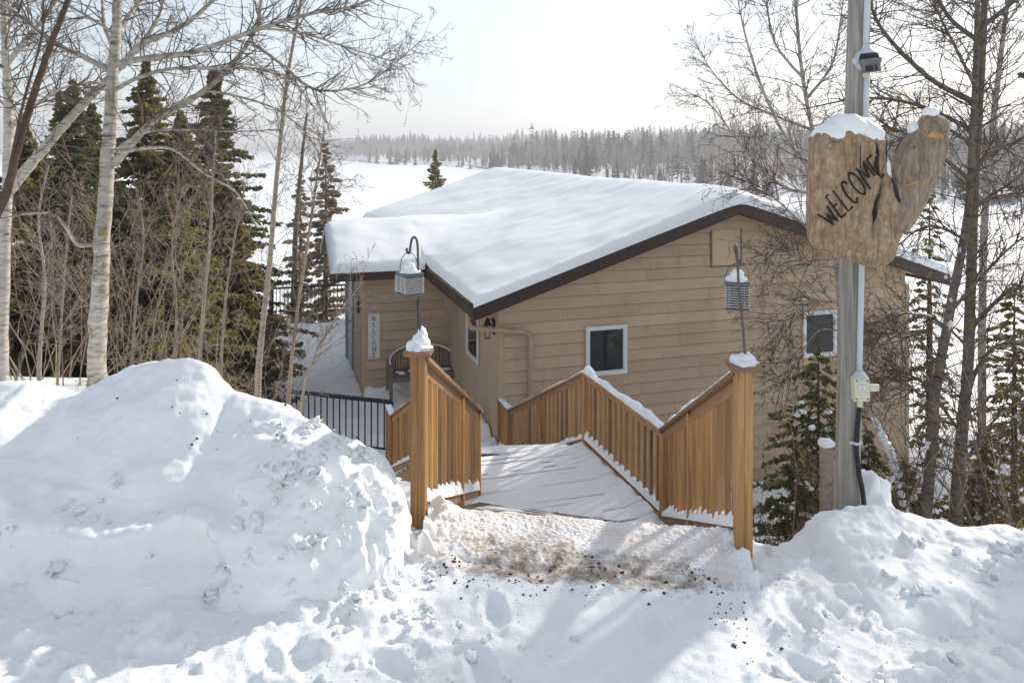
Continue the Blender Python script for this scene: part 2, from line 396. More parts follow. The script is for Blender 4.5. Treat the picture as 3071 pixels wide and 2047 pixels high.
CXs = np.array([-7.5, -4.6, -3.9, -3.62, -3.40, -3.2, -2.95, -2.7, -2.5, -2.3, -2.15, -1.95, -1.75, -1.5, -1.26, -1.05, -.88, -.76, -.68, -.64])
CHs = np.array([0.60, .72, .84, .84, .76, .80, .94, 1.05, 1.09, 1.09, 1.03, .88, .84, .82, .78, .70, .56, .42, .22, -.25])
def left_h(x, y):
    top = np.interp(x, CXs, CHs)
    # crest line and foot of the slope facing the driveway
    yc = np.interp(x, [-7, -3.6, -2.4, -1.4, -.64], [5.9, 5.75, 5.5, 5.15, 4.85]) + 0.07 * fbm(x * 1.6, 0.3, 2, 2)
    yf = np.interp(x, [-7, -3.2, -1.6, -1.0, -.64], [4.30, 4.30, 4.22, 4.30, 4.5]) + 0.09 * fbm(x * 2.2, 5.3, 1, 3)
    tt = np.clip((y - yf) / (yc - yf), 0, 1)
    prof = np.interp(tt, [0, .06, .16, .24, .36, .7, 1], [0, .05, .14, .36, .44, .80, 1])
    prof2 = np.interp(tt, [0, .06, .2, .45, .7, 1], [0, .16, .45, .80, .95, 1])
    w = sst(-2.2, -1.3, x + 0.15 * fbm(y * 3, 2.2, 0, 2))
    prof = prof * (1 - w) + prof2 * w
    front = top * prof
    back = np.clip((y - yc) / np.interp(x, [-3, -1, -.6], [1.5, 1.0, .45]), 0, 1)
    g = ground_z(x, y, False) - 0.06
    z = np.where(y < yc, front - 0.05 + 0.05 * tt, top * (1 - sst(0, 1, back)) + np.minimum(g, 0) * sst(0, 1, back))
    dome = 1 - sst(.0, .16, np.abs(x + .8)) * 0
    return np.maximum(z, g - 0.05)
def left_extra(x, y, z):
    # broken layers along the ploughed face, flutes down the shovelled end, a lip of thrown slabs
    lay = .030 * fbm(x * .9, 3.3, z * 11, 3) * sst(.75, .35, z) * sst(-1.2, -1.9, x)
    lip = .07 * np.exp(-((z - .36 - .05 * fbm(x * 1.7, 1, 2, 3)) / .045) ** 2) * sst(-1.55, -1.75, x + .2 * fbm(x * 2, 4, 4, 2))
    flute = .045 * fbm(x * 9, y * 9, z * 1.6, 3) * sst(-1.25, -.85, x) * sst(.05, .2, z)
    return lay + lip + flute
xs = np.concatenate([np.linspace(-7.5, -3.8, 60, endpoint=False), np.linspace(-3.8, -1.2, 210, endpoint=False), np.linspace(-1.2, -.82, 45, endpoint=False), np.linspace(-.82, -.60, 60)])
yb = np.concatenate([np.linspace(4.0, 4.9, 110, endpoint=False), np.linspace(4.9, 5.7, 75, endpoint=False), np.linspace(5.7, 7.6, 45)])
bank('snow_bank', xs, yb, left_h, 'tall ploughed snow bank heaped against the stair post, in front of the birches', disp=0.032, rough=lambda x, y: 0.12 + 0.38 * sst(-1.7, -1.0, x) + .35 * sst(4.75, 4.45, y), mat=SNOW, extra=left_extra)

def right_h(x, y):
    top = np.interp(x, [1.5, 1.8, 1.98, 2.08, 2.2, 2.45, 2.7, 3.0, 3.3, 3.6, 4.5, 7.5], [-.10, -.10, -.06, .06, .12, .14, .10, .05, .03, .0, -.02, .1])
    yc = np.interp(x, [1.5, 2.0, 2.6, 3.6, 7], [4.75, 5.05, 5.25, 4.95, 4.6]) + 0.06 * fbm(x * 2, 1, 1, 2)
    yf = np.interp(x, [1.5, 2.0, 2.6, 4, 7], [4.3, 3.9, 3.55, 3.1, 2.5]) + 0.1 * fbm(x * 2, 7, 1, 2)
    tt = np.clip((y - yf) / (yc - yf), 0, 1)
    front = top * np.interp(tt, [0, .12, .3, .55, .8, 1], [0, .12, .42, .70, .92, 1])
    back = np.clip((y - yc) / 0.75, 0, 1)
    g = ground_z(x, y, False) - 0.06
    z = np.where(y < yc, front - 0.05 + 0.05 * tt, top * (1 - sst(0, 1, back)) + np.minimum(g, 0) * sst(0, 1, back))
    return np.maximum(z, g - 0.05)
xs = np.concatenate([np.linspace(1.5, 4.0, 210, endpoint=False), np.linspace(4.0, 7.5, 60)])
yb = np.concatenate([np.linspace(2.6, 5.4, 190, endpoint=False), np.linspace(5.4, 6.6, 40)])
bank('snow_bank', xs, yb, right_h, 'low lumpy snow bank around the foot of the utility pole', disp=0.055, seed=4.0, mat=SNOW, rough=lambda x, y: .35 + .3 * vn(x * 1.3, y * 1.3, 3))

# a slab of snow thrown up behind the pole's foot
m = MB(); m.blob((2.72, 5.85, -.22), (.20, .24, .34), 34, 24, 0.22, 3.0); m.build('snow_slab', SNOW, label='upright chunk of shovelled snow just behind the utility pole foot', cat='snow', smooth=True)

# crumbled clods, grit and leaf litter
def scatter(name, n, area, size, mat, kind='stuff', rough=.35, flat=.75, on=None):
    m = MB()
    for q in range(n):
        x, y = area()
        z = float(ground_z(x, y)) if on is None else on(x, y)
        r = size()
        m.blob((x, y, z + r * .15 * flat), (r, r * rnd.uniform(.6, 1.3), r * flat * rnd.uniform(.6, 1.1)), 9 if r > .012 else 6, 7 if r > .012 else 4, rough, q * 1.7, fr=3.5)
    return m.build(name, mat, smooth=(name.startswith('snow')), kind=kind, label=None)
def a1():
    if rnd.random() < .5: return rnd.uniform(-1.0, -.45), rnd.uniform(4.2, 4.9)
    if rnd.random() < .5: return rnd.gauss(-.55, .35), rnd.uniform(3.5, 4.3)
    return rnd.uniform(1.15, 2.3), rnd.uniform(3.4, 4.75)
scatter('snow_crumbs', 420, a1, lambda: 0.006 + 0.034 * rnd.random() ** 4, SNOW, rough=.6)
def on_left(x, y): return float(left_h(np.array(x), np.array(y)))
def a3(): return (rnd.uniform(-1.7, -.72), rnd.uniform(4.3, 5.1)) if rnd.random() < .7 else (rnd.uniform(-3.4, -1.4), rnd.uniform(4.25, 4.75))
scatter('snow_chunks', 300, a3, lambda: 0.008 + 0.05 * rnd.random() ** 4, SNOW, rough=.7, flat=.8, on=on_left)
def a4(): return rnd.uniform(2.1, 3.6), rnd.uniform(3.4, 5.0)
scatter('snow_chunks', 200, a4, lambda: 0.008 + 0.06 * rnd.random() ** 4, SNOW, rough=.7, flat=.8, on=lambda x, y: float(right_h(np.array(x), np.array(y))))
GRIT = simple('grit', (0.035, 0.03, 0.03), 0.8, 0.5, 60, 0)
def a2():
    q = rnd.random()
    if q < .45: return rnd.uniform(-.5, 1.35), 4.72 + rnd.gauss(0, .12) - 0.1 * rnd.random()
    if q < .83: return rnd.uniform(-.5, 1.4), rnd.uniform(4.6, 5.3)
    if q < .93: return rnd.gauss(1.2, .10), rnd.gauss(4.25, .28)
    if q < .97: return rnd.gauss(.9, .12), rnd.gauss(3.45, .10)
    return rnd.uniform(-.7, 1.4), rnd.uniform(3.3, 4.7)
scatter('grit', 560, a2, lambda: 0.0025 + 0.0095 * rnd.random() ** 3, GRIT, rough=.7)
LEAF = simple('dead_leaf', (0.16, 0.055, 0.025), 0.7, 0.4, 60, 0)
m = MB()
for q in range(26):
    x, y = a2(); z = float(ground_z(x, y)) + .006; a = rnd.uniform(0, 6.28); l = rnd.uniform(.012, .026)
    c, s_ = math.cos(a) * l, math.sin(a) * l
    m.add([[x - c, y - s_, z], [x + s_ * .5, y - c * .5, z + .007], [x + c, y + s_, z + .003], [x - s_ * .5, y + c * .5, z + .009]], [[0, 1, 2, 3]])
m.build('leaf_litter', LEAF, kind='stuff')
# bits of bark fallen on the left bank's face
m = MB()
for q in range(34):
    x = rnd.gauss(-2.0, .45); y = rnd.uniform(4.9, 5.35); z = float(left_h(np.array(x), np.array(y))) + .022
    r = .003 + .006 * rnd.random() ** 2; m.blob((x, y, z), (r * 1.6, r, r), 6, 4, .5, q)
m.build('bark_crumbs', GRIT, kind='stuff')

# ------------------------------------------------------------------ house
t = NT('siding_paint'); v = t.mapping()
n1 = t.noise(v, 1.1, 4, 0.6); n2 = t.noise(t.mapping((3, 3, 60)), 1.5, 5, .6); rr = t.rand()
c = t.ramp(n1, [(0.3, (0.465, 0.340, 0.225)), (0.7, (0.55, 0.405, 0.272))])
c = t.mix(1.0, c, t.ramp(rr, [(0, (0.90, 0.90, 0.90)), (1, (1.06, 1.06, 1.06))]), 'MULTIPLY')
st = t.noise(t.mapping((5, 5, 1.2)), 1.0, 5, .6)
c = t.mix(t.ramp(st, [(0.55, (0, 0, 0)), (0.80, (.6, .6, .6))]), c, (0.27, 0.20, 0.135))
t.col(c); t.bump(n2, 0.18, 0.003); t.set(Roughness=0.62); SIDING = t.m
SIDE_STUCCO = simple('side_paint', (0.50, 0.375, 0.26), 0.7, 0.12, 1.4, 0.25, spec=.3)
TRIM = simple('tan_trim', (0.50, 0.37, 0.24), 0.6, 0.1, 3, 0.05)
FASCIA = simple('fascia_brown', (0.040, 0.020, 0.017), 0.5, 0.3, 3, 0.12, (4, 4, 30))
SHING = simple('shingle', (0.035, 0.028, 0.026), 0.85, 0.4, 40, 0.3)
SOFF = simple('soffit', (0.44, 0.32, 0.20), 0.7, 0.15, 2, 0.1)
VINYL = simple('white_vinyl', (0.72, 0.73, 0.74), 0.4, 0.04, 4, 0)
t = NT('window_glass'); t.col((0.010, 0.016, 0.015)); t.set(Roughness=0.03); t.p.inputs['Specular IOR Level'].default_value = 0.4; GLASS = t.m
BLIND = simple('blind', (0.05, 0.075, 0.068), 0.5, 0.1, 4, 0)
BLUEDOOR = simple('door_grey_blue', (0.36, 0.40, 0.46), 0.5, 0.08, 3, 0.05)
BLACKM = simple('black_metal', (0.008, 0.010, 0.014), 0.5, 0.3, 20, 0.05, spec=.2)
DSP = simple('downspout_tan', (0.44, 0.31, 0.215), 0.45, 0.12, 5, 0.05)

SP, SE0, SE1 = 3.86, -0.48, 8.05        # ridge, left and right eave positions along the gable
OV = 0.35                               # overhang at the gable
SL = 0.325
ZE = 0.335                              # top of roof deck at the left eave
ZR = ZE + SL * (SP - SE0)
HL = 13.9                               # length of the house
ZB = -4.6
BO0, BO1, BOS = 3.72, 6.4, -1.62        # entry bump-out
RB0, RB1, RBS, RBM = 3.32, 6.85, -2.22, 5.08
def roof_z(s): return ZR - SL * abs(s - SP)

house = thing('house', hp(3.7, 6.9, ZB), 'tan single-storey house with board siding, brown fascia and a thick snow covered roof', 'house')
W1 = 7.50
# wall core (inside the cladding)
m = MB()
g = 0.02
prof = [(g, ZB), (W1 - g, ZB), (W1 - g, roof_z(W1) - .10), (SP, ZR - .16), (g, roof_z(0) - .10)]
m.prism([hp(s, g, z) for s, z in prof], BX * (HL - 2 * g) * KH)
m.box((BOS + g, BO0 + g, ZB + 2.2), (0.1, BO1, .22), HAX, HO3)
wall = m.build('wall', SIDING, house)

CH = 0.178                               # course height
boardcache = {}
def board(pl, name='siding_board', mat=SIDING, par=wall, proud=0.013, back=0.003):
    """pl: (u0b,u1b,u0t,u1t,z0,z1) in a wall plane given by fn(u, out, z)"""
    return
def courses(fn, ext, z0, z1, joints, mat=SIDING, proud=0.020, seed=1, cut=()):
    """lap boards: fn(u,out,z)->point; ext(z)->(u0,u1)"""
    r = random.Random(seed); z = z0; q = 0
    while z < z1 - 0.03:
        zt = min(z + CH, z1)
        a0, a1 = ext(z); b0, b1 = ext(zt)
        if a1 - a0 < 0.05: break
        # butt joints
        js = [j + r.uniform(-.2, .2) for j in joints[q % len(joints)]] if joints else []
        cuts = [None] + [j for j in js if a0 + .3 < j < a1 - .3 and b0 + .3 < j < b1 - .3] + [None]
        for k in range(len(cuts) - 1):
            l0, l1 = cuts[k], cuts[k + 1]
            A0 = a0 if l0 is None else l0 + .0015; B0 = b0 if l0 is None else l0 + .0015
            A1 = a1 if l1 is None else l1 - .0015; B1 = b1 if l1 is None else l1 - .0015
            m = MB()
            B0_, B1_ = min(B0, B1 - .004), max(B1, B0 + .004)
            gp = .010 if proud > .01 else .004
            m.hexa([fn(A0, -.012, z + gp), fn(A1, -.012, z + gp), fn(A1, proud, z + gp), fn(A0, proud, z + gp),
                    fn(B0_, -.012, zt), fn(B1_, -.012, zt), fn(B1_, .0, zt), fn(B0_, .0, zt)])
            m.build('siding_board', mat, wall)
        z += CH; q += 1
# gable wall
gf = lambda u, o, z: hp(u, -o, z)
def gext(z):
    lim = (ZR - .17 - z) / SL
    return max(0.045, SP - lim), min(W1 - .045, SP + lim)
courses(gf, gext, ZB + 1.2, ZR - .20, [[1.45, 4.9], [3.0, 6.2], [2.2, 5.6], [3.9], [1.0, 4.4]], seed=3)
# side wall between the corner and the entry (smoother boards)
courses(lambda u, o, z: hp(-o, u, z), lambda z: (0.045, BO0), ZB + 1.2, .20, [[1.6], [2.6], [.9]], SIDE_STUCCO, 0.009, 4)
# wall with the porch sign, and the entry's outer wall
courses(lambda u, o, z: hp(u, BO0 - o, z), lambda z: (BOS + .04, -.045), -2.3, .20, [], seed=5)
courses(lambda u, o, z: hp(BOS - o, u, z), lambda z: (BO0 + .045, BO1 - .0), -2.3, .20, [], seed=6)
# corner boards
def post_at(name, s, b, z0, z1, w=.05, mat=TRIM):
    m = MB(); m.box((s - w / 2, b - w / 2, z0), (s + w / 2, b + w / 2, z1), HAX, HO3); return m.build(name, mat, house)
post_at('corner_board', .012, .012, ZB, .22, .072)
post_at('corner_board', W1 - .012, .012, ZB, .2, .072)
post_at('corner_board', BOS + .012, BO0 + .012, -2.3, .22, .07)
post_at('corner_board', -.02, BO0 - .02, -2.3, .22, .05)

# windows ------------------------------------------------------------
def window(fn, u0, u1, z0, z1, label=None, blinds=True):
    w = MB(); fw, out = .055, .045
    w.hexa([fn(u0, -.01, z0), fn(u1, -.01, z0), fn(u1, out, z0), fn(u0, out, z0), fn(u0, -.01, z0 + fw), fn(u1, -.01, z0 + fw), fn(u1, out, z0 + fw), fn(u0, out, z0 + fw)])
    w.hexa([fn(u0, -.01, z1 - fw), fn(u1, -.01, z1 - fw), fn(u1, out, z1 - fw), fn(u0, out, z1 - fw), fn(u0, -.01, z1), fn(u1, -.01, z1), fn(u1, out, z1), fn(u0, out, z1)])
    for a, b in ((u0, u0 + fw), (u1 - fw, u1)):
        zz0, zz1 = z0 + fw + .001, z1 - fw - .001
        w.hexa([fn(a, -.01, zz0), fn(b, -.01, zz0), fn(b, out, zz0), fn(a, out, zz0), fn(a, -.01, zz1), fn(b, -.01, zz1), fn(b, out, zz1), fn(a, out, zz1)])
    win = w.build('window', VINYL, house, bevel=.004)
    if label: win['label'] = label
    g = MB(); i = fw + .0
    g.hexa([fn(u0 + i, -.009, z0 + i), fn(u1 - i, -.009, z0 + i), fn(u1 - i, .021, z0 + i), fn(u0 + i, .021, z0 + i),
            fn(u0 + i, -.009, z1 - i), fn(u1 - i, -.009, z1 - i), fn(u1 - i, .021, z1 - i), fn(u0 + i, .021, z1 - i)])
    g.build('pane', GLASS, win)
    sft = MB(); k = fw - .001; e = .014                         # inner sash line
    for a, b, c_, d in ((u0 + k, u1 - k, z0 + k, z0 + k + e), (u0 + k, u1 - k, z1 - k - e, z1 - k), (u0 + k, u0 + k + e, z0 + k + e, z1 - k - e), (u1 - k - e, u1 - k, z0 + k + e, z1 - k - e)):
        sft.hexa([fn(a, .0, c_), fn(b, .0, c_), fn(b, .034, c_), fn(a, .034, c_), fn(a, .0, d), fn(b, .0, d), fn(b, .034, d), fn(a, .034, d)])
    sft.build('sash', VINYL, win)
    cs = MB(); a = .02                                          # tan casing line
    for p, q, c_, d in ((u0 - a, u1 + a, z1 + .001, z1 + a), (u0 - a, u0 - .001, z0 - a, z1), (u1 + .001, u1 + a, z0 - a, z1), (u0, u1, z0 - a, z0 - .001)):
        cs.hexa([fn(p, -.01, c_), fn(q, -.01, c_), fn(q, .024, c_), fn(p, .024, c_), fn(p, -.01, d), fn(q, -.01, d), fn(q, .024, d), fn(p, .024, d)])
    cs.build('casing', TRIM, win)
    if blinds:
        b = MB(); n = int((z1 - z0 - 2 * fw) / .028)
        for q in range(n):
            zz = z0 + fw + .015 + q * (z1 - z0 - 2 * fw - .02) / n
            b.hexa([fn(u0 + fw + .02, .0215, zz), fn(u1 - fw - .02, .0215, zz), fn(u1 - fw - .02, .0225, zz), fn(u0 + fw + .02, .0225, zz),
                    fn(u0 + fw + .02, .0215, zz + .0035), fn(u1 - fw - .02, .0215, zz + .0035), fn(u1 - fw - .02, .0225, zz + .0035), fn(u0 + fw + .02, .0225, zz + .0035)])
        b.build('blind', BLIND, win)
    return win
def gable_s(px, b=0.0):            # photo column -> position along the gable plane
    k = (px - CX) / F; o = HO + BX * b
    return (k * o.y - o.x) / (AX.x - k * AX.y)
def gable_z(px, py, b=0.0):
    s = gable_s(px, b); Y = (HO + AX * s + BX * b).y; return HC - (py - YH) / F * Y
def side_b(px, s=0.0):
    k = (px - CX) / F; o = HO + AX * s
    return (k * o.y - o.x) / (BX.x - k * BX.y)
s0, s1 = gable_s(1755), gable_s(1878); window(gf, s0, s1, gable_z(1755, 1128), gable_z(1755, 979), 'white framed window with dark blinds above the landing rail')
s0, s1 = gable_s(2405), gable_s(2505); window(gf, s0, s1, gable_z(2405, 1072), gable_z(2405, 934), 'white framed window half hidden by fir twigs and the pole')
b0, b1 = side_b(1439), side_b(1404); zc = (HO + BX * b0).y
window(lambda u, o, z: hp(-o, u, z), b0, b1, HC - (1095 - YH) / F * zc, HC - (955 - YH) / F * zc, 'narrow white framed window on the side wall', blinds=False)

# hatch in the gable
u0, u1, z0, z1 = gable_s(2133), gable_s(2218), gable_z(2133, 797), gable_z(2133, 690)
m = MB(); m.hexa([gf(u0, .0, z0), gf(u1, .0, z0), gf(u1, .026, z0), gf(u0, .026, z0), gf(u0, .0, z1), gf(u1, .0, z1), gf(u1, .026, z1), gf(u0, .026, z1)])
hatch = m.build('gable_hatch', SIDING, house)
m = MB(); e = .022; DT = simple('dark_tan', (0.16, 0.115, 0.07), .6, .1, 4, 0)
for a, b, c_, d in ((u0 - e, u0 - .001, z0 - e, z1), (u1 + .001, u1 + e, z0 - e, z1), (u0, u1, z0 - e, z0 - .001)):
    m.hexa([gf(a, .0, c_), gf(b, .0, c_), gf(b, .034, c_), gf(a, .034, c_), gf(a, .0, d), gf(b, .0, d), gf(b, .034, d), gf(a, .034, d)])
m.build('trim', DT, hatch)

# entry door with grey-blue edge on the far part of the entry's outer wall
m = MB(); m.box((BOS - .05, BO1 - .95, -2.05), (BOS - .018, BO1 - .05, .02), HAX, HO3); door = m.build('door', BLUEDOOR, house, bevel=.004)
m = MB(); m.tube([hp(BOS - .05, BO1 - .85, -1.05), hp(BOS - .10, BO1 - .85, -1.05), hp(BOS - .10, BO1 - .76, -1.05)], .012, 6); m.build('handle', BLACKM, door)
m = MB(); m.box((BOS - .10, BO1 - .02, -2.05), (BOS - .018, BO1 + .10, .1), HAX, HO3); m.build('door_trim', BLUEDOOR, house)
m = MB(); m.box((BOS - .05, BO0 + .55, -.62), (BOS - .018, BO0 + .75, -.25), HAX, HO3); m.build('house_plaque', BLACKM, house)

# roof -----------------------------------------------------------------
m = MB(); th = .11
for sa, sb in ((SE0, SP), (SP, SE1)):
    za, zb = roof_z(sa), roof_z(sb)
    m.hexa([hp(sa, -OV, za - th), hp(sb, -OV, zb - th), hp(sb, HL + .3, zb - th), hp(sa, HL + .3, za - th), hp(sa, -OV, za), hp(sb, -OV, zb), hp(sb, HL + .3, zb), hp(sa, HL + .3, za)])
ZE2 = ZE
SLB = (1.02 - ZE) / (RBM - RB0)
for ba, bb, za, zb in ((RB0, RBM, ZE2, ZE2 + SLB * (RBM - RB0)), (RBM, RB1, ZE2 + SLB * (RBM - RB0), ZE2)):
    m.hexa([hp(RBS, ba, za - th), hp(1.3, ba, za - th), hp(1.3, bb, zb - th), hp(RBS, bb, zb - th), hp(RBS, ba, za), hp(1.3, ba, za), hp(1.3, bb, zb), hp(RBS, bb, zb)])
roof = m.build('roof', SOFF, house)
def fascia(p0, p1, h, w=.03):
    h *= KH; m = MB(); m.beam(Vector(p0) - Vector((0, 0, h / 2)), Vector(p1) - Vector((0, 0, h / 2)), w, h); return m.build('fascia', FASCIA, roof)
FH = .20
fascia(hp(SE0 - .02, -OV - .016, roof_z(SE0) + .012), hp(SP, -OV - .016, ZR + .012), FH)
fascia(hp(SP, -OV - .016, ZR + .012), hp(SE1 + .02, -OV - .016, roof_z(SE1) + .012), FH)
fascia(hp(SE0 - .016, -OV, roof_z(SE0) - .004), hp(SE0 - .016, RB0, roof_z(SE0) - .004), .16)
fascia(hp(SE0 - .016, RB1, roof_z(SE0) - .004), hp(SE0 - .016, HL + .3, roof_z(SE0) - .004), .16)
fascia(hp(RBS, RB0 - .016, ZE2 - .004), hp(SE0 - .03, RB0 - .016, ZE2 - .004), .155)
fascia(hp(RBS - .016, RB0, ZE2 + .01), hp(RBS - .016, RBM, ZE2 + SLB * (RBM - RB0) + .01), .18)
fascia(hp(RBS - .016, RBM, ZE2 + SLB * (RBM - RB0) + .01), hp(RBS - .016, RB1, ZE2 + .01), .18)
fascia(hp(SE1 + .016, -OV, roof_z(SE1) - .004), hp(SE1 + .016, HL + .3, roof_z(SE1) - .004), .16)
# gable panel of the entry roof
m = MB(); m.prism([hp(BOS - .02, BO0, .1), hp(BOS - .02, BO1, .1), hp(BOS - .02, RBM, ZE2 + SLB * (RBM - RB0) - .12)], AX * .05); m.build('entry_gable', SIDE_STUCCO, house)
# stepped shingle ends along the rake
m = MB()
for k in range(62):
    s = SE0 - .05 + k * (SE1 - SE0 + .1) / 62; sb = s + (SE1 - SE0 + .1) / 62 - .006
    if s < SP < sb: continue
    za, zb = roof_z(s) + .014, roof_z(sb) + .014
    up = .012
    if s < SP: zs = (za + up, zb)
    else: zs = (za, zb + up)
    m.hexa([hp(s, -OV - .045, za), hp(sb, -OV - .045, zb), hp(sb, -OV + .2, zb), hp(s, -OV + .2, za), hp(s, -OV - .045, zs[0] + .008), hp(sb, -OV - .045, zs[1] + .008), hp(sb, -OV + .2, zs[1] + .008), hp(s, -OV + .2, zs[0] + .008)])
m.build('shingle_edge', SHING, roof)

# the snow on the roof: one sheet over both roofs, rounded at its edges
def lines(lo, hi, step, marks):
    a = list(np.arange(lo, hi, step))
    for mk in marks:
        a += [mk + d for d in (0, .012, .03, .06, .1, .15, -.012, -.03, -.06, -.1, -.15)]
    a = np.array(sorted(q for q in a if lo - 1e-6 <= q <= hi + 1e-6)); return a[np.concatenate([[True], np.diff(a) > .006])]
ss = lines(RBS - .03, SE1 + .05, .075, [RBS - .03, SE0 - .04, SE1 + .05]); bb_ = lines(-OV - .05, HL + .33, .085, [-OV - .05, RB0 - .04, RB1 + .03, HL + .33])
S, B = np.meshgrid(ss, bb_)
dA = np.minimum(np.minimum(S - (SE0 - .04), SE1 + .05 - S), np.minimum(B + OV + .05, HL + .33 - B))
dB = np.minimum(np.minimum(S - (RBS - .03), 1.5 - S), np.minimum(B - (RB0 - .04), RB1 + .03 - B))
d = np.maximum(dA, dB)
zA = ZR - SL * np.sqrt((S - SP) ** 2 + .02); zBr = ZE2 + SLB * (RBM - RB0) - SLB * np.sqrt((B - RBM) ** 2 + .03)
zBr = np.where(S < 2.2, zBr, -9); zA2 = np.where(dA >= -1e-6, zA, -9)
k = .22; hh = np.clip(.5 + .5 * (zBr - zA2) / k, 0, 1); zz = zA2 * (1 - hh) + zBr * hh + k * hh * (1 - hh)
zz = np.where(np.maximum(zBr, zA2) < -5, zA, zz)
T = .20 + .030 * fbm(S / 2.2, B / 3.0, .4, 3) + .05 * np.exp(-((S - SP) / .8) ** 2)
T = T * (0.02 + 0.98 * np.sqrt(np.clip(1 - (1 - np.clip(d / .13, 0, 1)) ** 2, 0, 1)) * (0.72 + 0.28 * sst(0, .6, d)))
T = T * (1 + .10 * fbm(S * 6, B * 6, 2, 3) * sst(.25, .0, d)); T = np.where(d <= 1e-6, -.004, T)
X3 = KH * (HO.x + AX.x * S + BX.x * B); Y3 = KH * (HO.y + AX.y * S + BX.y * B)
Z3 = zz + .02 + T + (.008 * fbm(S * 3, B * 3, 1, 3) + .006 * fbm(S * 2.2, B * 9, 5, 3) + .02 * fbm(S * .9, B * .5, 8, 2)) * sst(0, .2, d)
mask = (d[:-1, :-1] > -.004) & (d[1:, 1:] > -.004) & (d[1:, :-1] > -.004) & (d[:-1, 1:] > -.004)
meshobj('roof_snow', gridmesh('roof_snow', X3, Y3, wz(Z3), SNOW_ROOF, mask), roof)

# downspout from the eave corner
m = MB()
pth = [hp(SE0 + .02, .35, .20), hp(SE0 + .02, .34, .10), hp(SE0 + .06, .30, .05)]
m.tube([hp(SE0 - .02, -.05, .17), hp(SE0 - .03, -.08, .06), hp(SE0 + .01, -.12, .00), hp(SE0 + .09, -.13, -.02), hp(.20, -.10, -.10), hp(.36, -.085, -.135), hp(.43, -.075, -.17), hp(.455, -.07, -.25), hp(.455, -.07, -1.0), hp(.455, -.07, -3.2)], .052, 10)
ds = m.build('downspout', DSP, house, smooth=True)
for q in range(7):
    m = MB(); a = q / 6; p = Vector(hp(SE0 - .028 + .05 * a * a, -.08 - .045 * a, .06 - .075 * a)); m.tube([p - Vector((.005, 0, .006)), p + Vector((.005, 0, -.006))], .058, 10); m.build('elbow_rib', DSP, ds)
m = MB(); m.tube([hp(.455, -.07, -.92), hp(.455, -.07, -.90)], .060, 10); m.build('strap', DSP, ds)

# utility box low on the side wall
bz = side_b(1440); yz = (HO + BX * bz).y
m = MB(); zc_ = HC - (1245 - YH) / F * yz
m.box((-.09, bz - .09, zc_ - .10), (-.012, bz + .09, zc_ + .10), HAX, HO3); m.build('meter_box', VINYL, house, bevel=.01)

# wall lantern, lit
lb = side_b(1484); ly = (HO + BX * lb).y
def lz(py): return HC - (py - YH) / F * ly
wlm = thing('wall_lantern', hp(-.02, lb, lz(1010)), 'small black lit wall lantern on the side wall near the downspout', 'lamp')
m = MB(); m.box((-.035, lb - .055, lz(1000)), (-.010, lb + .055, lz(955)), HAX, HO3); m.build('back_plate', BLACKM, wlm, bevel=.005)
m = MB(); c0 = hp(-.115, lb, 0)
m.tube([hp(-.03, lb, lz(962)), hp(-.07, lb, lz(955)), hp(-.115, lb, lz(962))], .012, 6)
m.tube([(c0[0], c0[1], wz(lz(e))) for e in (950, 958, 966, 973)], [.018, .045, .06, .085], 8); m.build('lamp_cap', BLACKM, wlm)
m = MB(); zt, zb_ = wz(lz(973)), wz(lz(1012))
for q in range(4):
    a = math.pi / 4 + q * math.pi / 2 + .3
    for e in (0,): m.tube([(c0[0] + .072 * math.cos(a), c0[1] + .072 * math.sin(a), zt), (c0[0] + .058 * math.cos(a), c0[1] + .058 * math.sin(a), zb_)], .005, 4)
    a2 = a + math.pi / 2
    m.tube([(c0[0] + .058 * math.cos(a), c0[1] + .058 * math.sin(a), zb_), (c0[0] + .058 * math.cos(a2), c0[1] + .058 * math.sin(a2), zb_)], .006, 4)
m.build('cage', BLACKM, wlm)
t = NT('lamp_bulb'); t.p.inputs['Emission Color'].default_value = (1, .62, .25, 1); t.p.inputs['Emission Strength'].default_value = 9; BULB = t.m
m = MB(); m.blob((c0[0], c0[1], (zt + zb_) / 2 + .03), (.016, .016, .035), 10, 8, 0); m.build('bulb', BULB, wlm, smooth=True)
m = MB(); m.tube([(c0[0], c0[1], zt), (c0[0], c0[1], (zt + zb_) / 2 + .05)], .012, 6); m.build('socket', BLACKM, wlm)

# ------------------------------------------------------------------ porch sign
wy = lambda px: (HO + BX * BO0 + AX * gable_s(px, BO0)).y
su0, su1 = gable_s(1103, BO0), gable_s(1138, BO0); sy = wy(1120)
sz1, sz0 = HC - (937 - YH) / F * sy, HC - (1074 - YH) / F * sy
SIGNW = simple('sign_white', (0.70, 0.70, 0.70), 0.5, 0.05, 4, 0.05); INK = simple('sign_ink', (0.012, 0.012, 0.014), 0.5, 0.1, 4, 0)
psign = thing('porch_sign', hp((su0 + su1) / 2, BO0 - .04, sz0), 'tall narrow white board lettered WELCOME hanging on the wall beside the bench', 'sign')
m = MB(); m.box((su0, BO0 - .045, sz0), (su1, BO0 - .026, sz1), HAX, HO3); m.build('board', SIGNW, psign, bevel=.002)
m = MB(); zz_ = sz0 + .018
for z in (sz0 + .022, sz1 - .026): m.box((su0 + .004, BO0 - .048, z), (su1 - .004, BO0 - .0462, z + .005), HAX, HO3)
m.build('border_line', INK, psign)
m = MB(); mid = (su0 + su1) / 2
m.tube([hp(mid - .02, BO0 - .036, sz1 + .001), hp(mid, BO0 - .03, sz1 + .02), hp(mid + .02, BO0 - .036, sz1 + .001)], .004, 5); m.build('hanger', BLACKM, psign)
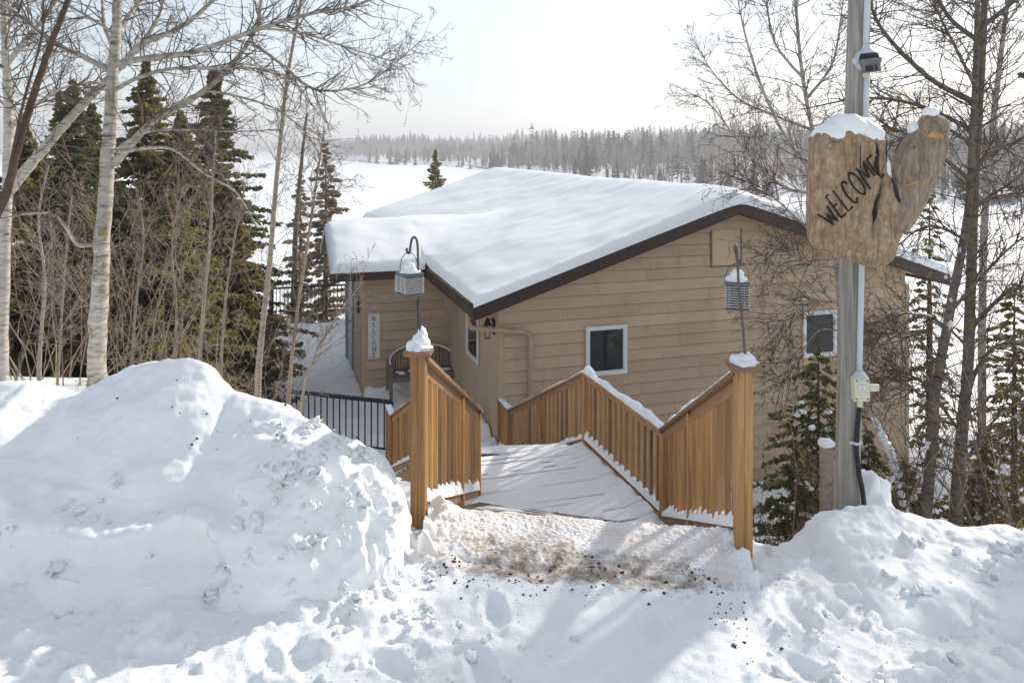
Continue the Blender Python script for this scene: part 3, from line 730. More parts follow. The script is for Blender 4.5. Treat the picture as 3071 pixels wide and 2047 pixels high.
def serif(ch):
    """letter polygons in a unit cell, x 0..1, z 0..1"""
    P = []
    bar = lambda x0, z0, x1, z1: P.append([(x0, z0), (x1, z0), (x1, z1), (x0, z1)])
    def slant(xa, za, xb, zb, w): P.append([(xa - w / 2, za), (xa + w / 2, za), (xb + w / 2, zb), (xb - w / 2, zb)])
    def ring(a0, a1, n=28):
        for q in range(n):
            A, Bq = a0 + (a1 - a0) * q / n, a0 + (a1 - a0) * (q + 1) / n
            pts = []
            for ang, rr_ in ((A, 0), (Bq, 0), (Bq, 1), (A, 1)):
                w = .05 + .13 * abs(math.cos(ang)); rx, rz = (.46, .5) if rr_ == 0 else (.46 - w, .5 - .055)
                pts.append((.5 + rx * math.cos(ang), .5 + rz * math.sin(ang)))
            P.append(pts)
    if ch == 'E':
        bar(.2, .0, .38, 1); bar(.1, .0, .88, .06); bar(.1, .94, .85, 1); bar(.38, .48, .68, .54); bar(.80, .06, .88, .24); bar(.77, .78, .85, .94); bar(.64, .40, .70, .62)
    if ch == 'L':
        bar(.22, .0, .40, 1); bar(.1, .0, .88, .06); bar(.1, .95, .52, 1); bar(.80, .06, .88, .26)
    if ch == 'O': ring(0, 2 * math.pi)
    if ch == 'C':
        ring(.75, 2 * math.pi - .75); bar(.80, .66, .86, .95); bar(.80, .10, .86, .26)
    if ch == 'M':
        bar(.10, .0, .17, 1); bar(.80, .0, .96, 1); slant(.52, .05, .16, 1, .17); slant(.50, .05, .86, 1, .07); bar(.02, .0, .26, .05); bar(.70, .0, 1.06, .05); bar(.0, .95, .2, 1); bar(.82, .95, 1.06, 1)
    if ch == 'W':
        slant(.30, .0, .06, 1, .16); slant(.30, .0, .50, .95, .06); slant(.72, .0, .48, 1, .16); slant(.72, .0, .96, 1, .06)
        bar(-.06, .95, .24, 1); bar(.34, .95, .64, 1); bar(.84, .95, 1.08, 1)
    return P
lh = (sz1 - sz0) * .098
for q, ch in enumerate('WELCOME'):
    zc_ = sz1 - (sz1 - sz0) * (.080 + .130 * q) - lh; wl_ = lh * (.98 if ch in 'WM' else .78); m = MB()
    for k_, P in enumerate(serif(ch)):
        e = .0004 * (k_ % 6)
        m.prism([hp(mid + (x - .5) * wl_, BO0 - .0465 - e, zc_ + z * lh) for x, z in P], -BX * .0008)
    m.build('letter', INK, psign)

# ------------------------------------------------------------------ deck, its snow, bench
dk = thing('entry_deck', hp(-1.7, 4.0, -2.3), 'snow covered entry deck beside the house, fenced by black railings', 'deck')
m = MB(); m.box((-3.42, -.45, -2.32), (-.02, 10.55, -2.20), HAX, HO3); m.build('platform', DECK, dk)
ss = np.linspace(-3.40, .0, 110); bq = np.linspace(-.42, 10.5, 260); S, B = np.meshgrid(ss, bq)
near_wall = np.exp(-np.clip(-S, 0, 9) / .25) * (B < BO0) + np.exp(-np.abs(B - (BO0 - .1)) / .3) * (S > BOS) * (B < BO0)
hill = .16 * np.clip(near_wall, 0, 1) * (1 + .6 * fbm(S * 3, B * 3, 2, 3))
hill = hill + .30 * np.exp(-((S + .18) / .22) ** 2 - ((B - .9) / .75) ** 2)
path = np.exp(-((S + 2.2) / .55) ** 2) * .05
Z = -2.06 + hill - path + .028 * fbm(S * 2.2, B * 2.0, 3, 4) + .05 * np.clip(fbm(S * 5, B * 5, 7, 3), .1, 1) * np.clip(near_wall * 2 + .15, 0, 1)
edge = np.minimum(np.minimum(S + 3.40, 0 - S), np.minimum(B + .42, 10.5 - B)); Z = np.where(edge < 1e-6, -2.2, Z)
X3 = KH * (HO.x + AX.x * S + BX.x * B); Y3 = KH * (HO.y + AX.y * S + BX.y * B)
meshobj('deck_snow', gridmesh('deck_snow', X3, Y3, wz(Z), SNOW), dk)

# curved-back garden bench
bc = gable_s(1265, BO0 - .35); bench = thing('garden_bench', hp(bc, BO0 - .4, -2.0), 'grey weathered slatted garden bench with a curved back under the WELCOME board', 'bench')
bz0 = -1.98; bw = .62; SEAT = bz0 + .40
def hb(u, o, z): return hp(bc + u, BO0 - .12 - o, z)
for k in range(9):
    m = MB(); o = .06 + k * .052; m.hexa([hb(-bw + .05, o, SEAT), hb(bw - .05, o, SEAT), hb(bw - .05, o + .038, SEAT), hb(-bw + .05, o + .038, SEAT), hb(-bw + .05, o, SEAT + .022), hb(bw - .05, o, SEAT + .022), hb(bw - .05, o + .038, SEAT + .022), hb(-bw + .05, o + .038, SEAT + .022)]); m.build('seat_slat', BENCHW, bench)
m = MB(); m.hexa([hb(-bw + .03, .52, SEAT - .09), hb(bw - .03, .52, SEAT - .09), hb(bw - .03, .545, SEAT - .09), hb(-bw + .03, .545, SEAT - .09), hb(-bw + .03, .52, SEAT - .004), hb(bw - .03, .52, SEAT - .004), hb(bw - .03, .545, SEAT - .004), hb(-bw + .03, .545, SEAT - .004)]); m.build('apron', BENCHW, bench)
for u in (-bw, bw):
    for o in (.06, .53):
        m = MB(); m.hexa([hb(u - .028, o - .028, bz0 - .1), hb(u + .028, o - .028, bz0 - .1), hb(u + .028, o + .028, bz0 - .1), hb(u - .028, o + .028, bz0 - .1), hb(u - .028, o - .028, SEAT + .2), hb(u + .028, o - .028, SEAT + .2), hb(u + .028, o + .028, SEAT + .2), hb(u - .028, o + .028, SEAT + .2)]); m.build('leg', BENCHW, bench)
# curved top rail sweeping forward into the arms
arc = []
for q in range(25):
    a = math.pi * q / 24; u = -bw * math.cos(a) * 1.02; o = .02 + .50 * (1 - math.sin(a)) ** 1.6; z = SEAT + .22 + .20 * math.sin(a) ** 1.2
    arc.append(hb(u, o, z))
m = MB(); m.tube(arc, .03, 6); m.build('curved_back_rail', BENCHW, bench)
m = MB(); m.tube([np.array(p) + np.array((0, 0, .032)) for p in arc], .022, 6); m.build('rail_snow', SNOW, bench, smooth=True)
for q in range(3, 22):
    a = math.pi * q / 24; u = -bw * math.cos(a) * 1.0; o = .02 + .50 * (1 - math.sin(a)) ** 1.6; z = SEAT + .22 + .20 * math.sin(a) ** 1.2
    m = MB(); m.beam(hb(u * .97, o + .01, SEAT + .0), hb(u, o, z - .015), .03, .0001 + .014, up=tuple(BX)); m.build('back_slat', BENCHW, bench)
m = MB()
for q in range(9): m.blob(hb(rnd.uniform(-bw * .85, bw * .8), rnd.uniform(.3, .5), SEAT + .03), (rnd.uniform(.06, .14), rnd.uniform(.04, .07), .03), 12, 7, .3, q)
m.build('seat_snow', SNOW, bench, smooth=True)

# black metal railings round the deck
def metal_railing(p0, p1, z0, z1, label, posts=2, gap=.134, over=0.0):
    p0, p1 = Vector(p0), Vector(p1); L = (p1 - p0).length; dr = (p1 - p0) / L
    r = thing('metal_railing', (p0.x, p0.y, z0), label, 'railing', 'black railings round the deck')
    m = MB(); m.beam((p0.x, p0.y, z1 - .02), tuple((p1 + dr * over).to_2d()) + (z1 - .02,), .085, .06); m.build('top_rail', BLACKM, r)
    m = MB(); m.beam((p0.x, p0.y, z0 + .12), (p1.x, p1.y, z0 + .12), .035, .03); m.build('bottom_rail', BLACKM, r)
    for k in range(posts):
        p = p0.lerp(p1, k / (posts - 1)); m = MB(); m.tube([(p.x, p.y, z0 - .12), (p.x, p.y, z1 - .03)], .05, 4); m.build('post', BLACKM, r)
    n = int(L / gap); me = None
    for k in range(1, n):
        p = p0.lerp(p1, k / n)
        if me is None:
            b = MB(); b.tube([(0, 0, z0 + .12), (0, 0, z1 - .03)], .014, 4); me = b.mesh('baluster', BLACKM)
        o = bpy.data.objects.new('baluster', me); put(o, r); o.location = (p.x, p.y, 0); o.matrix_parent_inverse = parent_world(r).inverted()
    return r
RT, RZ = -2.33, -3.40
pA, pB = at(800, 1162, 15.8), at(1172, 1202, 14.98); pC, pD = hp(-3.33, 10.42), hp(-1.1, 10.42)
metal_railing((pA.x, pA.y, 0), (pB.x, pB.y, 0), RZ, RT, 'black metal railing nearest the wooden stairs, half hidden by the snow bank', 2)
metal_railing((pA.x, pA.y + .05, 0), pC, RZ, RT, 'black metal railing running along the outer side of the deck, seen end on', 4)
metal_railing((pC[0] + .05, pC[1], 0), pD, RZ, RT, 'black metal railing across the far end of the deck', 2)

# ------------------------------------------------------------------ timber stairs
RH = 1.08
ZL, ZD = -1.75, -3.42                                  # landing, lower deck
A0, A1 = Vector((-.644, 5.30, 0)), Vector((-.437, 9.63, 0))
B0, B1 = Vector((1.487, 4.94, 0)), Vector((1.78, 8.95, 0))
K1 = Vector((1.083, 11.25, 0)); K2 = Vector((-.035, 14.55, 0)); K3 = Vector((-.235, 15.15, 0))
J1 = Vector((-1.02, 10.95, 0)); J2 = Vector((-2.21, 14.2, 0)); J3 = Vector((-2.39, 14.80, 0))
stairs = thing('timber_stairs', (0.45, 5.2, 0), 'cedar stairs with a snowy landing and baluster railings going down to the house', 'stairs')
PW = .092
def box_mesh(name, sx, sy, sz, mat):
    m = MB(); m.box((-sx / 2, -sy / 2, 0), (sx / 2, sy / 2, sz)); return m.mesh(name, mat)
BAL = {}
def placed(name, me, parent, loc, rz=0, sc=(1, 1, 1)):
    o = bpy.data.objects.new(name, me); put(o, parent); o.location = loc; o.rotation_euler = (0, 0, rz); o.scale = sc
    o.matrix_parent_inverse = parent_world(parent).inverted(); return o
bal_me = box_mesh('baluster', .038, .038, 1.0, CEDAR)
def snow_strip(p0, p1, w, h, seed, parent, name='rail_snow', n=70, off=0.0):
    """lumpy ridge of snow lying along a rail from p0 to p1 (centre line on the rail's top)"""
    p0, p1 = np.array(p0, float), np.array(p1, float); d = p1 - p0; sx = np.cross(d, (0, 0, 1)); sx /= np.linalg.norm(sx)
    tt = np.linspace(0, 1, n); a = np.linspace(0, math.pi, 9); L = np.linalg.norm(d)
    hgt = h * np.clip(.75 + .55 * fbm(tt * L * 3 + seed, seed, 0, 4), .08, 2) * np.sqrt(np.clip(np.minimum(tt, 1 - tt) * L / .05, 0.02, 1))
    ww = w * (1 + .12 * fbm(tt * L * 5 + seed, 3 + seed, 0, 3))
    C = p0[None] + tt[:, None] * d[None]
    V = C[:, None, :] + (np.cos(a)[None, :, None] * (ww / 2)[:, None, None] * sx + off * sx) + np.sin(a)[None, :, None] ** .6 * hgt[:, None, None] * np.array([0, 0, 1.0])
    V[..., 2] += .006 * fbm(V[..., 0] * 30, V[..., 1] * 30, seed, 2) * np.sin(a)[None, :]
    me = gridmesh(name, V[..., 0], V[..., 1], V[..., 2], SNOW)
    return meshobj(name, me, parent)
def teeth(p0, p1, gap, parent, seed, h0=.06, h1=.15, name='rail_snow', side=None, skip=0.0):
    """snow caught along the bottom rail, drawn up into peaks against the balusters"""
    p0, p1 = Vector(p0), Vector(p1); L = ((p1 - p0).to_2d()).length; n = max(2, int(round(L / gap))); r = random.Random(seed)
    d = (p1 - p0) / n; sx = Vector((d.y, -d.x, 0)).normalized()
    if side: sx = sx * side
    m = MB(); K = 8
    for k in range(n):
        if r.random() < skip: continue
        a = p0 + d * k; hk = r.uniform(h0, h1); V = []
        for q in range(K + 1):
            f = q / K; c = a + d * f
            hh = hk * (r.uniform(.22, .38) + .66 * f ** 1.6 * (1 if f < .93 else (1 - f) / .07)) * r.uniform(.93, 1.07)
            for (o, z) in ((.048, 0), (.034, hh * .75), (.0, hh), (-.034, hh * .75), (-.048, 0)):
                V.append(c + sx * o + Vector((0, 0, z)))
        Q = [[q * 5 + e, q * 5 + e + 1, (q + 1) * 5 + e + 1, (q + 1) * 5 + e] for q in range(K) for e in range(4)]
        m.add([tuple(v) for v in V], Q)
    if m.n: m.build(name, SNOW, parent, smooth=True)
def rail_run(label, p0, p1, z0, z1, mids=(), ends=(True, True), gap=.128, capw=.14, snow=.05, snow_off=0, low=.10, e_snow=None, wide=None, cap_extra=(0, 0), seed=1):
    """one straight railing between posts; z0, z1 are the walking levels at its ends"""
    p0, p1 = Vector((p0.x, p0.y, 0)), Vector((p1.x, p1.y, 0)); L = (p1 - p0).length; d = (p1 - p0) / L; rz = math.atan2(d.y, d.x)
    T0, T1 = z0 + RH, z1 + RH
    lerp = lambda f: p0.lerp(p1, f); zt = lambda f: T0 + (T1 - T0) * f; zb = lambda f: z0 + low + (z1 - z0) * f
    m = MB(); a, b = lerp(-cap_extra[0] / L), lerp(1 + cap_extra[1] / L); fa, fb = -cap_extra[0] / L, 1 + cap_extra[1] / L
    m.beam((a.x, a.y, zt(fa) - .018), (b.x, b.y, zt(fb) - .018), capw, .036)
    rl = m.build('railing', CEDAR_H, stairs, bevel=.004); rl['label'] = label
    m = MB(); m.beam((p0.x, p0.y, T0 - .036 - .045), (p1.x, p1.y, T1 - .036 - .045), .04, .088); m.build('top_rail', CEDAR_H, rl, bevel=.003)
    m = MB(); m.beam((p0.x, p0.y, zb(0) + .045), (p1.x, p1.y, zb(1) + .045), .04, .088); m.build('bottom_rail', CEDAR_H, rl, bevel=.003)
    stops = []
    for k, f in enumerate([0] * ends[0] + list(mids) + [1] * ends[1]):
        p = lerp(f); h = zt(f) - .0365 - (min(z0, z1) - .35 if wide is None else wide) ; base = zt(f) - .0365 - h
        base = (z0 + (z1 - z0) * f) - .22
        placed('post', box_mesh('post', PW, PW, zt(f) - .0375 - base, CEDAR), rl, (p.x, p.y, base), rz); stops.append(f)
    n = int(L / gap)
    for k in range(1, n):
        f = k / n
        if any(abs(f - s_) * L < .075 for s_ in stops): continue
        p = lerp(f); a_, b_ = zb(f) + .02, zt(f) - .05
        side = d.cross(Vector((0, 0, 1))) * 0.0
        placed('baluster', bal_me, rl, (p.x, p.y, a_), rz + rnd.uniform(-.03, .03), (1, 1, b_ - a_))
    if snow:
        c = (lerp(.01), lerp(.99)); snow_strip((c[0].x, c[0].y, zt(.01)), (c[1].x, c[1].y, zt(.99)), capw * .86, snow, seed, rl, off=snow_off)
    return rl, lambda f, up=0: (lerp(f).x, lerp(f).y, zb(f) + .089 + up)
# flight one, left and right
rl, bf = rail_run('left railing of the upper flight', A0, A1, .09, ZL, (.56,), (False, True), gap=.25, low=-.02, snow=.012, seed=2, cap_extra=(.0, .09))
teeth(bf(.02), bf(.98), .25, rl, 5, .10, .17)
rr_, bf = rail_run('right railing of the upper flight', B0, B1, .09, ZL, (.5,), (False, False), gap=.235, low=-.02, snow=.045, seed=3)
teeth(bf(.02), bf(.98), .235, rr_, 6, .09, .16)
# landing right side, with the sloping board along its foot
rr_, bf = rail_run('right railing of the landing', B1, K1, ZL, ZL, (), (True, True), gap=.165, snow=.085, seed=4, low=.02)
teeth(bf(.01), bf(.99), .165, rr_, 7, .09, .17)
# flight two
rr_, bf = rail_run('right railing of the lower flight', K1, K2, ZL, ZD + .0, (.52,), (False, True), gap=.18, low=.02, snow=.03, seed=5)
teeth(bf(.01), bf(.99), .18, rr_, 8, .07, .13)
rr_, bf = rail_run('short level rail by the house corner', K2, K3, ZD, ZD, (), (False, True), snow=.02, seed=6); teeth(bf(.05), bf(.95), .128, rr_, 9, .07, .12)
rr_, bf = rail_run('left railing of the lower flight', J1, J2, ZL, ZD, (.52,), (True, True), gap=.18, low=.02, snow=.03, seed=7); teeth(bf(.01), bf(.99), .18, rr_, 10, .07, .13)
rr_, bf = rail_run('short level rail at the foot of the lower flight', J2, J3, ZD, ZD, (), (False, True), snow=.02, seed=8)
rr_, bf = rail_run('left railing of the landing', A1, J1, ZL, ZL, (), (False, False), snow=.03, seed=9)
# doubled head posts with flat caps and snow hats
def head_post(p, sx, hat, seed):
    rz = math.atan2((A1 - A0).y, (A1 - A0).x) - math.pi / 2
    hp_ = MB(); hp_.box((-.050, -.050, -.35), (-.001, .050, 1.18)); hp_.box((.001, -.050, -.35), (.050, .050, 1.18))
    me = hp_.mesh('head_post', CEDAR); o = placed('head_post', me, stairs, (p.x, p.y, 0), rz)
    m = MB(); m.box((-.092, -.088, 1.182), (.092, .088, 1.215)); c = m.mesh('post_cap', CEDAR_H); placed('post_cap', c, stairs, (p.x, p.y, 0), rz)
    m = MB()
    for (x, y, z, a, b, h) in hat: m.blob((p.x + x, p.y + y, 1.217 + z), (a, b, h), 26, 16, .22, seed + x * 9, fr=3)
    m.build('snow_hat', SNOW, stairs, smooth=True)
    return o
head_post(A0, 1, [(0, 0, .008, .088, .085, .03), (.01, .01, .04, .060, .058, .065), (.02, .01, .095, .034, .034, .05), (-.045, -.01, .02, .040, .040, .04)], 2.0)
head_post(B0, 1, [(0.01, 0, .006, .085, .08, .028), (.03, .01, .025, .048, .048, .042), (-.02, .02, .018, .05, .045, .036)], 5.0)

# landing boards and the packed snow on them
def lp(s, b, z):      # landing coordinates: s along the boards (parallel to the gable), b away
    v = Vector((B1.x, B1.y, 0)) + AX * s + BX * b; return (v.x, v.y, z)
bd = None; nb = 0
WB = .142
k0 = -6
for k in range(k0, 17):
    b = k * WB
    m = MB(); m.hexa([lp(-2.55, b + .004, ZL - .035), lp(.04, b + .004, ZL - .035), lp(.04, b + WB - .004, ZL - .035), lp(-2.55, b + WB - .004, ZL - .035), lp(-2.55, b + .004, ZL), lp(.04, b + .004, ZL), lp(.04, b + WB - .004, ZL), lp(-2.55, b + WB - .004, ZL)])
    m.build('deck_board', DECK, stairs)
ns, nbk = 120, 420
s_ = np.linspace(-2.5, -.06, ns); b_ = np.linspace(k0 * WB + .01, 17 * WB - .01, nbk)
S, B = np.meshgrid(s_, b_)
fr = (B / WB) - np.floor(B / WB); dist = np.minimum(fr, 1 - fr) * WB; idx = np.round(B / WB)
wv = vn(S * 1.3 + idx * 7.7, idx * 3.1, 1.0) + .5 * vn(S * 4 + idx, idx * 1.7, 2.0)
openn = sst(-.15, .20, wv + .30 * ((idx.astype(int) % 3) == 0) - .12)
Z = ZL + .014 + .004 * fbm(S * 1.7, B * 2.2, 3, 4) + .002 * fbm(S * 9, B * 9, 5, 2) - openn * .06 * np.exp(-(dist / .010) ** 2) + .05 * sst(-.35, -.06, S) * (1 + .5 * fbm(S * 5, B * 5, 1, 2))
Z = np.maximum(Z, ZL - .05)
X3 = B1.x + AX.x * S + BX.x * B; Y3 = B1.y + AX.y * S + BX.y * B
meshobj('landing_snow', gridmesh('landing_snow', X3, Y3, Z, SNOW), stairs)
m = MB()                                                    # joists and legs under the landing
for s in (-2.4, -1.2, -.05): m.hexa([lp(s - .02, k0 * WB, ZL - .24), lp(s + .02, k0 * WB, ZL - .24), lp(s + .02, 17 * WB, ZL - .24), lp(s - .02, 17 * WB, ZL - .24), lp(s - .02, k0 * WB, ZL - .037), lp(s + .02, k0 * WB, ZL - .037), lp(s + .02, 17 * WB, ZL - .037), lp(s - .02, 17 * WB, ZL - .037)])
m.build('joists', DECK, stairs)
for s, b in ((-2.3, .1), (-.1, .1), (-2.3, 2.2), (-.1, 2.2)):
    m = MB(); v = lp(s, b, 0); m.box((v[0] - .06, v[1] - .06, -4.6), (v[0] + .06, v[1] + .06, ZL - .245)); m.build('leg', DECK, stairs)
# skirt board on the landing's right edge
m = MB(); m.beam((B1.x - .05, B1.y, ZL + .035), (K1.x - .05, K1.y, ZL + .035), .03, .09); m.build('edge_board', CEDAR_H, stairs)
# treads of both flights
def flight(a0, b0, a1, b1, z0, z1, n):
    for k in range(1, n):
        f0, f1 = (k - 1) / n + .02, k / n + .02; z = z0 + (z1 - z0) * k / n
        p, q, r, s = a0.lerp(a1, f0), b0.lerp(b1, f0), b0.lerp(b1, f1), a0.lerp(a1, f1)
        m = MB(); zz_ = (z - .04, z)
        m.hexa([(p.x, p.y, zz_[0]), (q.x, q.y, zz_[0]), (r.x, r.y, zz_[0]), (s.x, s.y, zz_[0]), (p.x, p.y, z), (q.x, q.y, z), (r.x, r.y, z), (s.x, s.y, z)])
        tr = m.build('tread', DECK, stairs)
        snow_strip(((p.x + s.x) / 2 + .06, (p.y + s.y) / 2, z - .005), ((q.x + r.x) / 2 - .06, (q.y + r.y) / 2, z - .005), .30, .04, k, tr, 'tread_snow', 30)
    for u, v in ((a0, a1), (b0, b1)):
        m = MB(); m.beam((u.x, u.y, z0 - .22), (v.x, v.y, z1 - .12), .045, .26); m.build('stringer', CEDAR_H, stairs)
flight(A0 + Vector((.07, .12, 0)), B0 + Vector((-.07, .12, 0)), A1 + Vector((.05, -.25, 0)), B1 + Vector((-.07, -.2, 0)), .0, ZL, 10)
flight(J1 + Vector((.05, .3, 0)), K1 + Vector((-.06, .1, 0)), J2 + Vector((.05, -.1, 0)), K2 + Vector((-.05, -.1, 0)), ZL, ZD, 10)
# stair head: a slab of dug-out ground edge under the trodden snow
m = MB(); m.hexa([(-.60, 5.05, -.5), (1.46, 4.70, -.5), (1.48, 5.14, -.5), (-.58, 5.45, -.5), (-.60, 5.05, -.05), (1.46, 4.70, -.05), (1.48, 5.14, -.03), (-.58, 5.45, -.03)])
m.build('head_sill', DECK, stairs)
# crusted snow and salt on the head sill
gx = np.linspace(0, 1, 320); gy = np.linspace(0, 1, 120); GX, GY = np.meshgrid(gx, gy)
X3 = (-.60) * (1 - GX) * (1 - GY) + 1.46 * GX * (1 - GY) + (-.57) * (1 - GX) * GY + 1.50 * GX * GY
Y3 = 4.85 * (1 - GX) * (1 - GY) + 4.50 * GX * (1 - GY) + 5.52 * (1 - GX) * GY + 5.20 * GX * GY
Z = .012 + .03 * sst(0, .5, GY) * sst(1, .9, GY) + .006 * fbm(X3 * 6, Y3 * 6, 2, 4) + .010 * np.clip(fbm(X3 * 18, Y3 * 18, 4, 3), .05, 1) + .007 * np.clip(fbm(X3 * 55, Y3 * 55, 8, 2), -.2, 1) + .10 * (np.exp(-((GX) / .07) ** 2) + .5 * np.exp(-((1 - GX) / .06) ** 2)) * np.clip(.6 + .8 * fbm(X3 * 9, Y3 * 9, 6, 3), 0, 2)
Z = Z - .10 * sst(.93, 1.0, GY) - .06 * sst(.08, 0, GY)
meshobj('head_snow', gridmesh('head_snow', X3, Y3, Z, GROUND_M), stairs)

# ------------------------------------------------------------------ shepherd hooks and lanterns
HOOKM = simple('hook_metal', (0.10, 0.095, 0.085), 0.4, 0.3, 30, 0.1, metal=.6)
GREYP = simple('lantern_grey', (0.10, 0.115, 0.13), 0.5, 0.15, 20, 0.05)
SLATM = simple('lantern_slat', (0.50, 0.49, 0.46), 0.55, 0.12, 20, 0.05)
LDARK = simple('lantern_dark', (0.02, 0.02, 0.022), 0.6, 0.1, 20, 0)
def hook(label, pts, Y, double=True):
    P = [at(x, y, Y + dy) for x, y, dy in pts]
    o = thing('shepherd_hook', tuple(P[0]), label, 'hook', 'hooks on the stair posts')
    m = MB()
    # smooth the traced line
    Q = [P[0]]
    for i in range(len(P) - 1):
        a, b, c, d = P[max(i - 1, 0)], P[i], P[i + 1], P[min(i + 2, len(P) - 1)]
        for q in range(1, 6):
            f = q / 5; Q.append(0.5 * ((2 * b) + (c - a) * f + (2 * a - 5 * b + 4 * c - d) * f * f + (3 * b - a - 3 * c + d) * f ** 3))
    m.tube([tuple(v) for v in Q], .0085, 8); m.build('rod', HOOKM, o, smooth=True)
    if double:
        m = MB(); m.tube([tuple(P[0] + Vector((-.017, 0, 0))), tuple(P[1] + Vector((-.013, 0, 0)))], .005, 6); m.build('stake_rod', HOOKM, o, smooth=True)
    return o
hook('slim bent metal hook on the post beside the tall snow bank', [(1262, 1060, 0), (1257, 900, 0), (1254, 810, 0), (1253, 745, 0), (1249, 718, 0), (1242, 711, 0), (1235, 718, 0), (1231, 738, 0), (1229, 754, 0), (1225, 759, 0), (1221, 755, 0), (1220, 744, 0)], 5.30)
hook('slim bent metal hook on the post nearer the utility pole', [(2237, 1105, 0), (2228, 980, 0), (2216, 860, 0), (2212, 780, .0), (2209, 748, .02), (2206, 735, .06), (2204, 742, .10), (2208, 765, .13), (2211, 785, .14), (2214, 792, .145), (2217, 787, .15), (2216, 778, .15)], 4.94, False)
def lantern(label, top, c, half, h, rz, snow_seed):
    """slatted hanging lantern; c = centre of its floor, top = where the wire hangs"""
    o = thing('hanging_lantern', c, label, 'lantern', 'slatted lanterns over the stairs', rz)
    def add(m, name, mat, smooth=False, bevel=0):
        q = m.build(name, mat, None, smooth, bevel=bevel); q.parent = o; return q
    m = MB(); m.box((-half * 1.22, -half * 1.22, 0), (half * 1.22, half * 1.22, .014)); add(m, 'base', GREYP, bevel=.003)
    m = MB(); m.box((-half * 1.28, -half * 1.28, h - .004), (half * 1.28, half * 1.28, h + .022)); add(m, 'lantern_roof', GREYP, bevel=.004)
    m = MB(); m.box((-half * .72, -half * .72, .015), (half * .72, half * .72, h - .006)); add(m, 'core', LDARK)
    for x in (-1, 1):
        for y in (-1, 1):
            m = MB(); m.box((x * half - .008, y * half - .008, .0145), (x * half + .008, y * half + .008, h - .0045)); add(m, 'corner_post', LDARK)
    n = 9
    for k in range(n):
        z = .02 + k * (h - .036) / (n - 1)
        for a in range(4):
            m = MB(); c_, s_ = round(math.cos(a * math.pi / 2)), round(math.sin(a * math.pi / 2))
            ext = half * (1.20 if a % 2 else 1.0) + .012; dz = .004 if a % 2 else 0
            P = [(-ext, -half - .014, z + dz), (ext, -half - .014, z + dz), (ext, -half - .0085, z + dz), (-ext, -half - .0085, z + dz)]
            P = P + [(x, y, zz_ + .0058) for x, y, zz_ in P]
            m.hexa([(x * c_ - y * s_, x * s_ + y * c_, zz_) for x, y, zz_ in P]); add(m, 'slat', SLATM)
    m = MB(); wd = half * 1.15; tp = Vector(top) - Vector(c); R = Matrix.Rotation(-rz, 3, 'Z'); tp = R @ tp
    pts = [(-wd, 0, h + .01), (-wd * 1.02, 0, h + .06), (-wd * .8, 0, h + .06 + (tp.z - h - .06) * .6), (-wd * .4, 0, h + .06 + (tp.z - h - .06) * .92), (0, 0, tp.z), (wd * .4, 0, h + .06 + (tp.z - h - .06) * .92), (wd * .8, 0, h + .06 + (tp.z - h - .06) * .6), (wd * 1.02, 0, h + .06), (wd, 0, h + .01)]
    m.tube([(x + tp.x * min(1, max(0, (z - h) / max(.01, tp.z - h))), y + tp.y * min(1, max(0, (z - h) / max(.01, tp.z - h))), z) for x, y, z in pts], .0028, 5); add(m, 'wire_handle', HOOKM)
    m = MB(); m.blob((0, 0, h + .022), (half * 1.2, half * 1.2, .035), 24, 12, .15, snow_seed); m.blob((.0, .0, h + .05), (half * .7, half * .7, .045), 20, 12, .25, snow_seed + 3); add(m, 'snow_cap', SNOW, True)
    return o
c1 = at(1228, 884, 5.30); lantern('grey slatted lantern hanging over the post beside the tall snow bank', at(1225, 757, 5.30), tuple(c1), .058, .135, math.radians(33), 1.0)
c2 = at(2210, 925, 5.08); lantern('grey slatted lantern hanging against the gable wall, over the post nearer the utility pole', at(2214, 790, 5.08), tuple(c2), .062, .165, math.radians(-14), 6.0)

# ------------------------------------------------------------------ utility pole
t = NT('pole_wood'); v = t.mapping((22, 22, .9)); n1 = t.noise(v, 1.6, 6, .6, .5); n2 = t.noise(t.mapping((1.5, 1.5, .6)), 1.0, 3)
c = t.ramp(n1, [(.3, (.17, .155, .135)), (.5, (.30, .285, .25)), (.7, (.42, .40, .36))])
c = t.mix(t.ramp(n2, [(.45, (0, 0, 0)), (.65, (.5, .5, .5))]), c, (.20, .21, .15)); ck = t.noise(t.mapping((60, 60, .5)), 1.0, 2)
c = t.mix(t.ramp(ck, [(.66, (0, 0, 0)), (.72, (1, 1, 1))]), c, (.06, .055, .045))
t.col(c); t.bump(n1, .5, .006); t.set(Roughness=.8); POLE = t.m
PVC = simple('conduit_grey', (0.55, 0.58, 0.62), 0.45, 0.08, 6, 0.03)
CREAM = simple('cream_plastic', (0.66, 0.62, 0.47), 0.4, 0.06, 6, 0.02); RUBBER = simple('black_rubber', (0.015, 0.015, 0.018), .55, .2, 20, .1)
PY = 5.62
pole = thing('utility_pole', tuple(at(2540, 1500, PY)), 'weathered grey timber utility pole carrying the carved wooden sign and grey conduit', 'pole')
def pol(py, dx=0, dy=0):           # a point by the pole's axis at photo row py
    x = np.interp(py, [-400, 0, 780, 1490, 1700], [2584, 2577, 2555, 2540, 2536]); p = at(x, py, PY); return Vector((p.x + dx, p.y + dy, p.z))
m = MB(); rows = np.linspace(-420, 1640, 40)
m.tube([tuple(pol(r)) for r in rows], np.interp(rows, [-400, 0, 780, 1490, 1640], [.075, .078, .083, .088, .09]), 24); m.build('timber', POLE, pole, smooth=True)
def along(r0, r1, n, dx, dy): return [tuple(pol(r, dx, dy)) for r in np.linspace(r0, r1, n)]
m = MB(); m.tube(along(-420, 150, 8, .012, -.098), .020, 12); m.build('conduit', PVC, pole, smooth=True)
